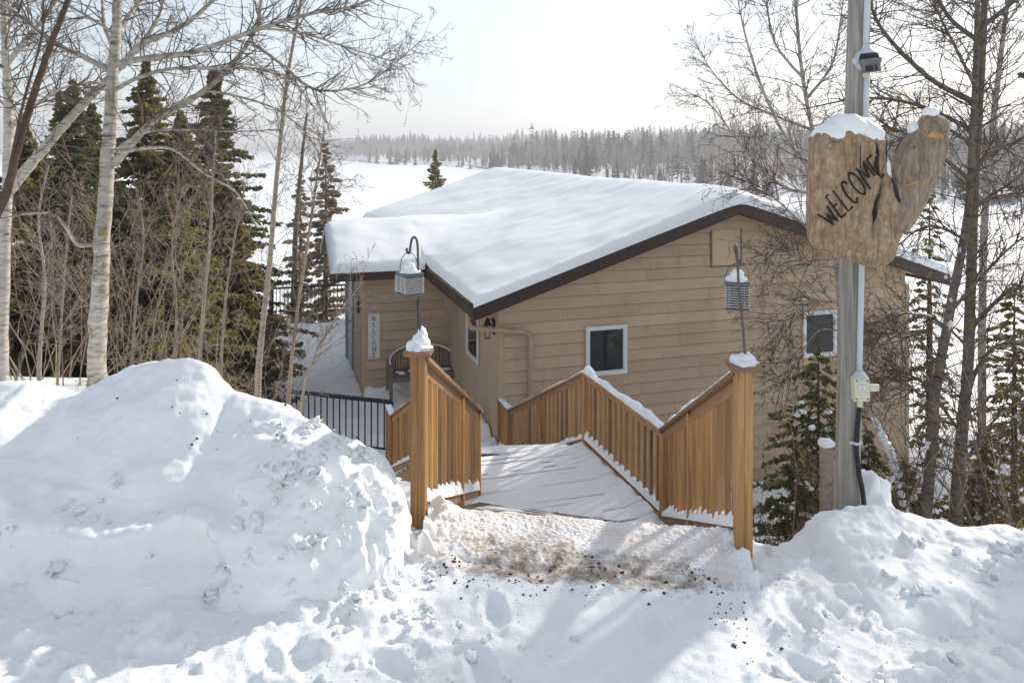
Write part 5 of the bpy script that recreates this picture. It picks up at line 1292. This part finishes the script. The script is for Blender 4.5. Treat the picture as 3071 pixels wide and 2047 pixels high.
# --- thicket of bare shrubs under the spruces
def shrub(seed, x, y, h, n, label, mat, group, spread=.55, kids=5, name='bare_shrub', leanx=0, thin=.0034):
    W = Wood(seed); root = tree_root(name, (x, y), label, 'shrub', group); z = gz(x, y)
    for k in range(n):
        a = W.r.uniform(0, 6.28); r0 = W.r.uniform(0, .35); p = np.array((x + r0 * math.cos(a), y + r0 * math.sin(a), z - .05))
        d = np.array((math.cos(a) * W.r.uniform(0, spread) + leanx, math.sin(a) * W.r.uniform(0, spread), 1)); L = h * W.r.uniform(.55, 1.1)
        P = W.twig(p, d, L, .010 * W.r.uniform(.6, 1.3) * (h / 3) ** .5, .16, .02, .35); W.dress(P, W.twr[-1], kids, L * .42, .0065, 2, (.35, 1.1), .03, .15, 4, .22, thin)
    W.build(root, B_SAP, mat); return root
TH = [(30, 10.0), (75, 11.5), (130, 12.2), (190, 10.6), (205, 12.6), (280, 11.0), (300, 13.0), (345, 11.8), (390, 10.7), (415, 12.9), (455, 11.6), (500, 12.4), (540, 11.4), (575, 13.0), (330, 14.0), (110, 13.6)]
MT = [T_GREY, T_PALE, T_TAN]
for k, (dx, Y) in enumerate(TH):
    if k in (4, 6, 9, 13, 15): continue
    p = atd(dx, 800, Y); shrub(100 + k, p.x, Y, rnd.uniform(2.2, 3.9), 10, 'tangled bare many-stemmed brush in the thicket under the spruces', MT[k % 3], 'bare shrubs in the thicket', .6, 5, thin=.0042)

# --- spruces
def spruce_mesh(seed, H, Rb, mat, boughs=150, needles=46, bare=.06, droop=.25, prof=.85, size=1.0, snow=0.0, jag=.35):
    r = random.Random(seed); V = []; 
    ax_p = []; ax_d = []; ax_L = []; wd = []
    for k in range(boughs):
        f = bare + (1 - bare) * (k + r.random()) / boughs; f = min(f, .995); z = H * f; a = k * 2.399 + r.gauss(0, .5)
        L = Rb * ((1 - f) ** prof) * r.uniform(1 - 1.35 * jag, 1.15) * (1 + .18 * math.sin(f * 37 + seed)) + .05 * size * (1 - f)
        ax_p.append((0, 0, z)); ax_L.append(L); ax_d.append((math.cos(a), math.sin(a), a))
    tris = []
    for (px, py, pz), L, (c, s, a) in zip(ax_p, ax_L, ax_d):
        n = int(needles * (.35 + .65 * min(1, L / Rb * 1.2)))
        t = np.array([r.random() ** .7 for _ in range(n)]); upk = r.uniform(-.10, .40)
        cx = c * L * t; cy = s * L * t; cz = pz + L * (upk * t - (droop + upk) * t * t + .10 * t ** 4) - .02
        side = np.array([r.choice((-1, 1)) for _ in range(n)]) * np.array([r.uniform(.4, 1.0) for _ in range(n)])
        ln = size * np.array([r.uniform(.10, .22) for _ in range(n)]) * (1.1 - .5 * t) * (.35 + .65 * min(1, L / (.35 * Rb)))
        dx = c * .55 - s * side; dy = s * .55 + c * side; dz = np.array([r.uniform(-.55, .15) for _ in range(n)])
        nn = np.sqrt(dx * dx + dy * dy + dz * dz); dx, dy, dz = dx / nn * ln, dy / nn * ln, dz / nn * ln
        w = size * np.array([r.uniform(.018, .038) for _ in range(n)]); th = np.array([r.uniform(0, 3.14) for _ in range(n)])
        wx, wy, wzz = -dy / ln * w * np.cos(th), dx / ln * w * np.cos(th), w * np.sin(th) + .3 * w
        P0 = np.stack([cx, cy, cz], -1); Dv = np.stack([dx, dy, dz], -1); Wv = np.stack([wx, wy, wzz], -1)
        q = np.stack([P0 - Wv * .3, P0 + Dv * .55 - Wv, P0 + Dv, P0 + Dv * .45 + Wv], 1); V.append(q)
    V = np.concatenate(V); N = len(V); Q = np.arange(N * 4).reshape(-1, 4)
    crown = mesh_np('crown', V.reshape(-1, 3), Q, False, [mat])
    m = MB(); m.tube([(0, 0, -.3), (0, 0, H * .5), (0, 0, H * .98)], [.022 * H * .7, .014 * H * .7, .004], 7)
    for (px, py, pz), L, (c, s, a) in list(zip(ax_p, ax_L, ax_d))[::2]:
        m.tube([(0, 0, pz), (c * L * .5, s * L * .5, pz - L * droop * .18), (c * L * .92, s * L * .92, pz - L * droop * .75)], [.010 * size, .006 * size, .002], 3, False)
    trunk = m.mesh('trunk', B_BROWN)
    sn = None
    if snow:
        m = MB()
        for q in range(int(snow)):
            k = r.randrange(len(ax_p) * 8 // 10); (px, py, pz), L, (c, s, a) = ax_p[k], ax_L[k], ax_d[k]; t = r.uniform(.25, .75); rr = r.uniform(.02, .075) * size
            m.blob((c * L * t, s * L * t, pz - droop * L * t * t * .8 + .02), (rr * r.uniform(.7, 1.5), rr * r.uniform(.7, 1.3), rr * .6), 8, 6, .4, q)
        sn = m.mesh('snow_clumps', SNOW)
    return crown, trunk, sn
def plant_spruce(me, x, y, label, group=None, sc=1.0, rz=0.0, name='spruce_tree', z=None):
    o = thing(name, (x, y, gz(x, y) - .02 if z is None else z), label, 'tree', group, rz); o.scale = (sc,) * 3
    for nme, k in (('crown', me[0]), ('trunk', me[1]), ('snow_clumps', me[2])):
        if k is None: continue
        c = bpy.data.objects.new(nme, k); put(c, o)
        if nme == 'snow_clumps': c['kind'] = 'stuff'
    return o
SPM = {}
def left_spruce(dx, dytop, Y, rad, mat, seed, label, group='spruces behind the thicket', boughs=190, snow=18, prof=.88, jag=.4):
    p = atd(dx, dytop, Y); z = gz(p.x, Y); H = p.z - z; me = spruce_mesh(seed, H, rad * 1.45, mat, int(boughs * 1.5), 120, .02, .14, prof, 1.35 * (Y / 17) ** .5, snow, jag); plant_spruce(me, p.x, Y, label, group)
left_spruce(335, 132, 17.5, 1.55, N_OLIVE, 1, 'tall olive spruce directly behind the lichened birch')
left_spruce(492, 148, 20.0, 1.75, N_DARK, 2, 'tall dark spruce at the wood edge next to the open lake')
left_spruce(165, 180, 22.0, 1.8, N_DARK, 3, 'dark spruce with a thin pointed top between the white birch and the lichened birch')
left_spruce(212, 235, 24.0, 1.8, N_DARK, 4, 'shorter pointed dark spruce half hidden by the lichened birch trunk')
left_spruce(60, 290, 17.0, 1.7, N_OLIVE, 5, 'broad olive spruce behind the white birch')
left_spruce(415, 250, 17.0, 1.35, N_OLIVE, 6, 'olive spruce standing between the two tallest spruces')
left_spruce(120, 430, 15.0, 1.4, N_DARK, 7, 'low dark spruce filling the thicket between the birches', snow=30)
left_spruce(20, 470, 14.0, 1.3, N_OLIVE, 8, 'low olive spruce at the outer end of the thicket', snow=30)
left_spruce(280, 420, 15.5, 1.4, N_DARK, 9, 'low dark spruce right behind the lichened birch trunk', snow=30)
left_spruce(390, 440, 15.0, 1.3, N_OLIVE, 10, 'low olive spruce in the middle of the thicket', snow=30)
left_spruce(520, 420, 17.5, 1.35, N_OLIVE, 11, 'low olive spruce at the lake end of the thicket, behind the thin leaning sapling', snow=24)
left_spruce(200, 480, 14.5, 1.3, N_OLIVE, 12, 'low spruce with snow crumbs in front of the dark low spruces', snow=36)
me = spruce_mesh(95, 6.5, 1.7, N_OLIVE, 200, 90, .03, .15, 1.0, 1.25, 18, .4)
for k, (x, y, sc_) in enumerate(((-10.5, 13.0, .95), (-12.8, 15.5, 1.1), (-14.5, 19.0, 1.2), (-17.0, 16.0, 1.0), (-13.0, 22.0, 1.15))): plant_spruce(me, x, y, 'bushy olive spruce in the wood past the white birch', 'spruces past the white birch', sc_, k * 1.3)
# brown cedar and bare birch beyond the deck, spruce beyond the house
left_spruce(748, 325, 36.0, 1.35, N_BROWN, 13, 'brownish cedar standing beyond the far deck railing', None, 90, 0, .6, .6)
left_spruce(690, 400, 38.0, 1.0, N_BROWN, 14, 'shorter brownish conifer beside the cedar beyond the deck', None, 60, 0, .6, .6)
p = atd(1000, 343, 44.0); me = spruce_mesh(15, 5.4, 1.15, N_OLIVE, 120, 60, .05, .12, .75, 1.5, 0, .45); plant_spruce(me, p.x, 44.0, 'lone small spruce rising from behind the snowy roof', None, 1, 0, 'spruce_tree', p.z - 5.4)
p0 = gz(p.x, 44.0)
W = Wood(60); tr = foot(D([(675, 760), (676, 640), (680, 520), (690, 400), (700, 300), (705, 260)], 28.0)); root = tree_root('birch_tree', tr[0], 'grey bare birch behind the far deck railing', 'tree'); Q, R = W.limb(tr, wpx(10, 28), wpx(2, 28), 8); W.dress(Q, R, 46, 1.6, .012, 2, (.5, 1.1), .06, .2, 5, thin=.005); W.build(root, B_DARK, T_PALE)
for k, (dx, Y) in enumerate(((640, 30), (720, 31), (770, 33), (745, 29), (690, 27), (800, 36))):
    p = atd(dx, 600, Y); shrub(300 + k, p.x, Y, rnd.uniform(3.2, 5.2), 11, 'pale bare brush beyond the far deck railing', MT[(k + 1) % 3], 'bare shrubs beyond the deck', .45, 7, thin=.006)

# --- right side: twin dark trunks
YR = 8.3; W = Wood(71); tr = foot(D([(2192, 1330), (2200, 1100), (2222, 850), (2232, 600), (2240, 400), (2252, 200), (2262, 0), (2270, -150), (2282, -400), (2290, -560)], YR)); root = tree_root('dark_tree', tr[0], 'straight dark lichened trunk with many bare limbs to the right of the pole', 'tree', None)
Q, R = W.limb(tr, wpx(17, YR), wpx(3, YR), 12, 6)
RL = [([(2250, 240), (2150, 190), (2060, 110), (2010, 40), (1990, -30)], 8, 2), ([(2235, 300), (2120, 245), (1990, 225), (1850, 250)], 6, 1.2), ([(2255, 100), (2180, 40), (2140, -40)], 7, 3), ([(2238, 420), (2120, 330), (2030, 290), (1960, 300)], 6, 1.2), ([(2240, 380), (2290, 345), (2370, 310), (2440, 300)], 7, 2), ([(2232, 560), (2150, 520), (2090, 540), (2010, 620)], 4, 1),
      ([(2225, 760), (2290, 690), (2340, 660), (2420, 640)], 6, 2), ([(2215, 900), (2280, 800), (2352, 790), (2430, 800)], 6, 2), ([(2210, 1000), (2120, 880), (2040, 850), (1990, 870)], 4, 1.2), ([(2258, 60), (2320, 10), (2380, -50)], 7, 3), ([(2236, 480), (2310, 430), (2380, 450)], 4, 1.2), ([(2225, 800), (2160, 740), (2080, 720), (1995, 745)], 3.5, 1), ([(2205, 1080), (2270, 980), (2330, 930), (2400, 900)], 4, 1.2)]
for k, (ln, a, b) in enumerate(RL):
    n = len(ln); ys_ = list(np.linspace(YR, YR + rnd.uniform(-1.2, 1.4), n)); q, r = W.limb(D(ln, ys_), wpx(a, YR), wpx(b, YR), 8, 5); W.dress(q, r, 46, 1.0, .008, 2, up=.02, sub=5, thin=.0026)
W.dress(Q, R, 110, 1.3, .009, 2, (.7, 1.3), .04, .1, 5, thin=.0026)
W.build(root, B_DARK, T_BROWN)
YR2 = 7.9; W = Wood(72); tr = foot(D([(2112, 1350), (2130, 1150), (2150, 900), (2185, 700), (2222, 500), (2235, 300), (2243, 100), (2248, -120), (2240, -360)], [7.6, 7.6, 7.7, 7.8, 7.95, 8.0, 8.0, 8.0, 8.0])); root = tree_root('leaning_tree', tr[0], 'leaning grey trunk with snow patches crossing the straight dark trunk', 'tree')
Q, R = W.limb(tr, wpx(15, YR2), wpx(4, YR2), 12, 6); W.dress(Q, R, 80, 1.1, .008, 2, (.7, 1.3), .04, .1, 5, thin=.0026)
for ln in ([(2145, 940), (2080, 880), (2010, 880), (1960, 950)], [(2160, 850), (2100, 770), (2030, 770), (1990, 800)], [(2240, 200), (2190, 100), (2150, 20), (2120, -60)], [(2232, 330), (2150, 290), (2050, 330), (1985, 345)], [(2180, 720), (2250, 640), (2330, 560), (2400, 520)]):
    q, r = W.limb(D(ln, list(np.linspace(7.8, 7.2, len(ln)))), wpx(4.5, YR2), wpx(1.2, YR2), 7, 5); W.dress(q, r, 40, .8, .007, 2, up=.02, sub=5, thin=.0025)
W.build(root, B_DARK, T_BROWN)
m = MB()
for k in range(16):
    q = Q[rnd.randrange(4, 30)]; rr = rnd.uniform(.015, .035); a_ = rnd.uniform(2.4, 4.4); m.blob((q[0] + .10 * math.cos(a_), q[1] + .10 * math.sin(a_), q[2] + rnd.uniform(-.1, .1)), (rr, rr, rr * rnd.uniform(.8, 2)), 10, 8, .6, k)
o = m.build('snow_patches', SNOW, root, smooth=True); o['kind'] = 'stuff'
YR3 = 9.6; W = Wood(73); tr = foot(D([(2262, 1300), (2255, 900), (2262, 500), (2285, 250), (2305, 80), (2330, -100), (2350, -330)], YR3)); root = tree_root('birch_tree', tr[0], 'pale birch stem just behind the straight dark trunk', 'tree'); Q, R = W.limb(tr, wpx(12, YR3), wpx(3, YR3), 10, 6); W.dress(Q, R, 90, 1.3, .009, 2, (.5, 1.1), .06, .15, 5, thin=.0028); W.build(root, B_WHITE, T_BROWN)
# --- drooping birch standing against the gable, behind the sign
YW = 12.0; W = Wood(74); tr = foot(D([(1940, 1000), (1932, 860), (1930, 690), (1915, 560), (1895, 420), (1862, 280), (1840, 150), (1828, 0), (1822, -120), (1816, -260)], YW)); root = tree_root('birch_tree', tr[0], 'slender white birch with fine drooping twigs rising behind the carved sign', 'tree'); Q, R = W.limb(tr, wpx(10, YW), wpx(2, YW), 10, 6)
W.dress(Q, R, 60, 1.7, .010, 2, (.5, 1.1), .0, .3, 5, thin=.0036)
for ln, a in (([(1905, 480), (1850, 380), (1790, 290), (1735, 160), (1700, 30), (1690, -60)], 6), ([(1870, 300), (1790, 270), (1700, 230), (1640, 170), (1610, 120)], 4), ([(1900, 440), (1800, 430), (1700, 330), (1640, 250), (1600, 220)], 4), ([(1920, 590), (1850, 520), (1760, 440), (1690, 400)], 3.5), ([(1845, 180), (1780, 100), (1760, 0), (1750, -60)], 4), ([(1850, 230), (1910, 150), (1930, 50), (1940, -40)], 4), ([(1925, 640), (1850, 600), (1790, 570), (1760, 590)], 2.5), ([(1930, 700), (1870, 690), (1810, 730), (1770, 790)], 2.5), ([(1932, 760), (1880, 760), (1830, 830), (1800, 880)], 2)):
    q, r = W.limb(D(ln, list(np.linspace(12, rnd.uniform(11, 13), len(ln)))), wpx(a, YW), wpx(1, YW), 7, 5); W.dress(q, r, 46, 1.2, .007, 2, (.4, 1.1), -.01, .1, 5, .2, .0034)
W.build(root, B_WHITE, T_BROWN)
# far clump of pale birches on the shore right of the roof
for k, (dx, Y, top) in enumerate(((1690, 52, 190), (1730, 48, 230), (1765, 55, 150), (1800, 50, 215), (1650, 60, 240), (1840, 58, 180), (1880, 50, 230), (1705, 64, 130), (1960, 60, 200), (2040, 55, 220), (2110, 62, 190), (2300, 58, 210))):
    W = Wood(400 + k); p = atd(dx, top, Y); z = LAKE if gz(p.x, Y) < LAKE else gz(p.x, Y); n = 5
    pts = [(p.x + rnd.gauss(0, .15) * q, Y, z + (p.z - z) * q / n) for q in range(n + 1)]
    root = thing('birch_tree', (p.x, Y, z), 'thin pale birch with tan twigs on the near lake shore past the gable', 'tree', 'shore birches past the gable'); Q, R = W.limb(pts, .07, .02, 6, 4); W.dress(Q, R, 60, 2.0, .018, 2, (.35, .9), .06, .25, 5, .18, .007); W.build(root, B_WHITE, T_TAN)

# --- firs on the right
def right_fir(dx, dytop, Y, rad, seed, label, mat=N_DARK, boughs=90, snow=60, size=.8, need=60, droop=.35):
    p = atd(dx, dytop, Y); z = gz(p.x, Y); H = p.z - z; me = spruce_mesh(seed, H, rad, mat, boughs, need, .04, droop, .7, size, snow, .45); plant_spruce(me, p.x, Y, label, None, 1, 0, 'fir_tree')
right_fir(1880, 790, 8.6, 1.2, 31, 'small snow dusted fir in front of the gable wall beside the pole', boughs=90, snow=70, size=.72, need=60)
right_fir(1830, 1010, 7.4, .60, 32, 'knee-high bushy fir crowded against the stair post nearer the pole', boughs=70, snow=60, size=.6)
right_fir(1995, 980, 8.0, .6, 33, 'low fir with snow clumps directly behind the pole', boughs=70, snow=46, size=.6)
right_fir(2135, 430, 19.0, 1.2, 34, 'sparse fir past the house corner behind the leaning trunk', N_OLIVE, 70, 40, 1.1, 46)
right_fir(2330, 640, 11.5, 1.25, 35, 'olive fir at the outer side of the twin trunks', N_OLIVE, 110, 40, .85)
right_fir(2260, 1010, 8.8, .8, 36, 'low snow covered fir at the foot of the twin trunks', N_OLIVE, 90, 80, .65)
right_fir(2080, 1050, 9.0, .7, 37, 'low fir between the pole and the leaning trunk', N_OLIVE, 80, 60, .65)
RS = [(1765, 7.0, 1.2), (1800, 6.9, 1.3), (1850, 7.0, 1.5), (1900, 7.3, 1.6), (2010, 7.6, 2.4), (2060, 7.4, 2.2), (2290, 7.4, 2.4), (2340, 7.0, 2.6), (2180, 7.0, 1.9), (2320, 9.0, 3.4), (1960, 8.6, 2.6)]
for k, (dx, Y, h) in enumerate(RS):
    p = atd(dx, 1200, Y); shrub(500 + k, p.x, Y, h, 8, 'bare reddish twiggy shrub on the slope right of the stairs', (T_BROWN, T_TAN)[k % 2], 'bare shrubs right of the stairs', .6, 5, thin=.0022)
# spruces at the edge of the drive whose shade lies on the low bank and which the windows mirror
for k, (x, y, h, rb, lab) in enumerate(((7.6, 8.8, 7.6, 1.35, 'tall spruce at the drive edge shading the low snow bank, inner of two'), (8.9, 8.3, 8.2, 1.4, 'tall spruce at the drive edge shading the low snow bank, outer of two'), (9.8, 10.5, 8.5, 1.5, 'tall spruce on the slope behind the two that shade the low snow bank'))):
    me = spruce_mesh(80 + k, h, rb, N_DARK, 190, 90, .03, .2, .8, 1.2, 20, .4); plant_spruce(me, x, y, lab, 'spruces at the drive edge')
# tall pines farther down the shore; their shade lies over the landing
me = spruce_mesh(90, 27.0, 2.9, N_DARK, 170, 110, .46, .10, .45, 3.4, 0, .3)
for k, (x, y) in enumerate(((25.3, 33.4), (27.0, 32.8), (27.4, 36.2), (29.0, 36.6))): plant_spruce(me, x, y, 'tall bare-stemmed pine down the shore past the house, shading the stair landing', 'tall pines past the house', 1 - .03 * k, k * 1.9, 'pine_tree')
# snow-capped stump
p = at(2478, 1470, 7.0); zt = at(2478, 1332, 7.0).z
st = thing('tree_stump', (p.x, 7.0, gz(p.x, 7.0)), 'thin cut stump with a round snow cap left of the pole', 'stump')
m = MB(); m.tube([(p.x, 7.0, gz(p.x, 7.0) - .1), (p.x + .01, 7.0, zt - .3), (p.x, 7.0, zt)], [.075, .065, .06], 12); m.build('wood', B_SAP, st, smooth=True)
m = MB(); m.blob((p.x, 7.0, zt + .01), (.075, .075, .045), 18, 10, .15, 1); m.build('snow_cap', SNOW, st, smooth=True)
# snow-laden fallen branch
P = D([(2010, 970), (2040, 1030), (2062, 1085), (2075, 1180)], 7.7); br = thing('fallen_branch', (P[-1][0], 7.7, gz(P[-1][0], 7.7)), 'crooked dead branch thickly plastered with snow behind the pole', 'branch')
m = MB(); m.tube(P, [.02, .03, .03, .035], 8); m.build('wood', B_BROWN, br); m = MB()
for q in range(14):
    f = q / 13 * 2.99; i = int(f); a = np.array(P[i]) + (np.array(P[i + 1]) - np.array(P[i])) * (f - i); m.blob(tuple(a + np.array((-.005, -.01, .02))), (.045, .045, .04), 10, 7, .4, q)
m.build('snow_crust', SNOW, br, smooth=True)

# ------------------------------------------------------------------ far shore
def far_conifer(seed, tiers=9, k=9, pine=False):
    r = random.Random(seed); V = []; T = []
    for i in range(tiers):
        f = i / tiers; z = .10 + .88 * f if not pine else .28 + .68 * f; R = (.19 if not pine else .24) * ((1 - f) ** (.85 if not pine else .6)) * r.uniform(.8, 1.15) + .012
        for j in range(k):
            if pine and r.random() < .25: continue
            a = (j + r.random() * .8) / k * 6.283; L = R * r.uniform(.6, 1.2); w = .45 * L + .012; dz = (-.055 if not pine else .0) * r.uniform(.4, 1.4)
            c, s = math.cos(a), math.sin(a); n = len(V)
            z_ = z; z = z + r.uniform(-.05, .05); V += [(0, 0, z + .05), (c * L * .7 - s * w * .5, s * L * .7 + c * w * .5, z + dz * .8), (c * L, s * L, z + dz * 1.2), (c * L * .7 + s * w * .5, s * L * .7 - c * w * .5, z + dz * .6)]
            T.append([n, n + 1, n + 2, n + 3]); z = z_
    V += [(-.008, 0, -.02), (.008, 0, -.02), (.002, 0, .97), (-.002, 0, .97)]; n = len(V); T.append([n - 4, n - 3, n - 2, n - 1])
    V += [(0, -.008, -.02), (0, .008, -.02), (0, .002, .97), (0, -.002, .97)]; n = len(V); T.append([n - 4, n - 3, n - 2, n - 1])
    return np.array(V, float), np.array(T, int)
CON = [far_conifer(q) for q in range(5)] + [far_conifer(10 + q, 7, 8, True) for q in range(3)]
CONM = [mesh_np('conifer', v, q, False, [N_FAR]) for v, q in CON]
def shore_tree(px, top, bot, kind, label, wide=1.0):
    Y = (HC - (LAKE + 1.2)) * F / (bot - YH); X = (px - CX) / F * Y; z = float(far_ground(np.array(X), np.array(Y))); H = HC - (top - YH) / F * Y - z
    o = bpy.data.objects.new('shore_conifer', CONM[kind]); put(o, None, label, 'tree', 'conifers on the far shore'); o.location = (X, Y, z); o.scale = (H * wide, H * wide, H); o.rotation_euler = (0, 0, px * .37)
lab1 = 'small dark spruce standing on the far lake shore'; lab2 = 'dark layered pine on the far shore behind the snowy roof ridge'
for q, (x, a, b, w) in enumerate(((1019, 424, 462, 1.2), (1040, 440, 464, 1), (1172, 438, 488, 1.3), (1190, 444, 488, 1.2), (1333, 464, 490, 1), (1386, 459, 496, .8), (1376, 468, 495, .9), (1410, 465, 500, .9), (1470, 452, 500, .9), (1529, 445, 502, .8), (1563, 455, 503, 1), (1609, 462, 506, .9), (1246, 452, 490, 1), (1215, 448, 489, 1.1), (1640, 470, 508, 1), (1130, 446, 486, 1.2), (1108, 448, 485, 1), (1585, 468, 505, 1.2), (1500, 470, 502, 1))):
    shore_tree(x, a, b, q % 5, lab1, w)
for q, (x, a, b, w) in enumerate(((1760, 430, 528, 1.2), (1738, 452, 524, 1.1), (1785, 468, 530, 1.1), (1850, 474, 532, 1.2), (1891, 450, 520, 1.3), (1952, 430, 530, 1.5), (2003, 461, 536, 1.0), (2031, 449, 552, 1.3), (2060, 480, 548, 1.1), (1975, 505, 545, 1.2), (1820, 490, 532, 1), (2110, 470, 560, 1), (2160, 480, 575, 1), (2210, 490, 580, 1), (1700, 462, 520, 1), (1668, 470, 514, 1), (2130, 500, 570, 1), (2300, 500, 590, 1), (2260, 470, 585, 1))):
    shore_tree(x, a, b, 5 + q % 3 if q % 3 else q % 5, lab2, w)
# the wood beyond, read as one mass
FV, FQ, FQ2, DV = [], [], [], []
nv = 0; nd = 0; DT_ = []
r = random.Random(99)
N_F = 15000
uu = rng.uniform(-.46, .95, N_F); dd = rng.uniform(0, 1, N_F) ** 1.25 * 620 + 4
ysh = np.interp(uu, SHU, SHY); yy_ = ysh + dd; xx_ = uu * yy_; zz_ = far_ground(xx_, yy_)
clump = fbm(xx_ / 55, yy_ / 70, 2.2, 3); tall = .95 + .5 * fbm(xx_ / 40, yy_ / 60, 6.1, 3)
con = rng.uniform(0, 1, N_F) < .55 * clump + np.interp(dd, [0, 40, 120, 260, 400, 650], [.30, .16, .20, .45, .75, .85])
for q in range(N_F):
    if zz_[q] < LAKE + .05: continue
    if con[q]:
        v, f = CON[r.randrange(8)] if dd[q] > 60 else CON[r.randrange(5)]; H = (r.uniform(5.5, 13) if dd[q] > 80 else r.uniform(4, 8)) * tall[q]; a = r.random() * 6.28; c, s = math.cos(a), math.sin(a); wd_ = H * r.uniform(.8, 1.3)
        vv = np.stack([(v[:, 0] * c - v[:, 1] * s) * wd_ + xx_[q], (v[:, 0] * s + v[:, 1] * c) * wd_ + yy_[q], v[:, 2] * H + zz_[q]], -1); FV.append(vv); FQ.append(f + nv); nv += len(v)
    else:
        H = r.uniform(5, 10) * tall[q]; n = 22; base = np.array((xx_[q], yy_[q], zz_[q])); k = yy_[q] / 400
        a = rng.uniform(0, 6.28, n); rad = rng.uniform(.03, .26, n) * H; h0 = rng.uniform(.05, .5, n) * H; h1 = h0 + rng.uniform(.3, .55, n) * H; h1 = np.minimum(h1, H); rad[0] = .02; h0[0] = 0; h1[0] = H * .8
        w = rng.uniform(.05, .11, n) * max(1, k * .9); b = rng.uniform(0, 6.28, n)
        p0 = np.stack([.15 * rad * np.cos(a), .15 * rad * np.sin(a), h0], -1) + base; p1 = np.stack([rad * np.cos(a), rad * np.sin(a), h1], -1) + base; wv_ = np.stack([np.cos(b) * w, np.sin(b) * w, 0 * w], -1)
        DV.append(np.stack([p0 - wv_, p0 + wv_, p1], 1).reshape(-1, 3)); DT_.append(np.arange(n * 3).reshape(-1, 3) + nd); nd += n * 3
fw_ = meshobj('far_forest', mesh_np('far_forest', np.concatenate(FV), np.concatenate(FQ), False, [N_FAR]), kind='stuff')
T_FAR = simple('far_twigs', (.26, .215, .18), .8, .2, .05, 0, spec=.1)
meshobj('far_bare_wood', mesh_np('far_bare_wood', np.concatenate(DV), np.concatenate(DT_), False, [T_FAR]), kind='stuff')
# rocks along the shoreline
ROCK = simple('shore_rock', (.16, .15, .15), .85, .4, .8, .3)
m = MB()
for q in range(170):
    u = r.uniform(-.22, .12); y = float(np.interp(u, SHU, SHY)) * (1 + .035 * float(fbm(np.array(u * 40), 3.1, .5, 3))) + r.uniform(-2, 5); s = r.uniform(.3, 1.3); m.blob((u * y, y, LAKE + s * .1), (s * 1.5, s, s * .5), 7, 5, .4, q)
m.build('shore_rocks', ROCK, kind='stuff')
# water tower on the far ridge
CONC = simple('pale_concrete', (.50, .50, .50), .8, .1, .4, .1); Yt = 1100.; pt = at(1617, 420, Yt); wt = thing('water_tower', (pt.x, Yt, pt.z - 12), 'pale water tower standing above the trees on the far ridge', 'tower')
def tx(py): return HC - (py - YH) / F * Yt
m = MB(); m.tube([(pt.x, Yt, tx(440)), (pt.x, Yt, tx(404))], 3.1, 16); m.build('shaft', CONC, wt)
m = MB(); m.tube([(pt.x, Yt, tx(407)), (pt.x, Yt, tx(403)), (pt.x, Yt, tx(398)), (pt.x, Yt, tx(395.5))], [3.2, 3.7, 3.7, 2.2], 16); m.build('tank', CONC, wt)
m = MB(); m.tube([(pt.x, Yt, tx(395.5)), (pt.x, Yt, tx(391.5))], .9, 8); m.build('hatch', CONC, wt)
for q in range(8):
    a = q * math.pi / 4; m = MB(); m.tube([(pt.x + 3.2 * math.cos(a), Yt + 3.2 * math.sin(a), tx(440)), (pt.x + 3.2 * math.cos(a), Yt + 3.2 * math.sin(a), tx(407))], .35, 6); m.build('rib', CONC, wt)
# boathouse on the near bay
Yb_ = 146.; pb = at(2965, 622, Yb_); zb0 = LAKE; bh = thing('boathouse', (pb.x, Yb_, zb0), 'low grey-green boathouse with a snowy roof on the bay shore', 'building')
BG = simple('boathouse_paint', (.20, .27, .27), .7, .1, 1, .1)
m = MB(); m.box((pb.x - 3.4, Yb_ - 2, zb0 - .3), (pb.x + 3.4, Yb_ + 2, zb0 + 1.9)); m.build('wall', BG, bh)
m = MB(); m.prism([(pb.x - 3.9, Yb_ - 2.6, zb0 + 1.85), (pb.x - 3.9, Yb_ + 2.6, zb0 + 1.85), (pb.x - 3.9, Yb_, zb0 + 2.9)], (7.8, 0, 0)); m.build('roof', SNOW_ROOF, bh)
for q in (-2, 0, 2):
    m = MB(); m.box((pb.x + q - .5, Yb_ - 2.05, zb0 + .6), (pb.x + q + .5, Yb_ - 1.99, zb0 + 1.5)); m.build('window', GLASS, bh)

# ------------------------------------------------------------------ haze over the lake
t = bpy.data.materials.new('haze'); t.use_nodes = True; n_ = t.node_tree.nodes; n_.clear(); o_ = n_.new('ShaderNodeOutputMaterial'); v_ = n_.new('ShaderNodeVolumePrincipled')
v_.inputs['Color'].default_value = (.93, .95, 1, 1); v_.inputs['Density'].default_value = .0010; v_.inputs['Anisotropy'].default_value = .3
t.node_tree.links.new(v_.outputs[0], o_.inputs['Volume'])
m = MB(); m.box((-8000, -60, -13), (8000, 3400, 60)); m.build('haze', t, kind='stuff')
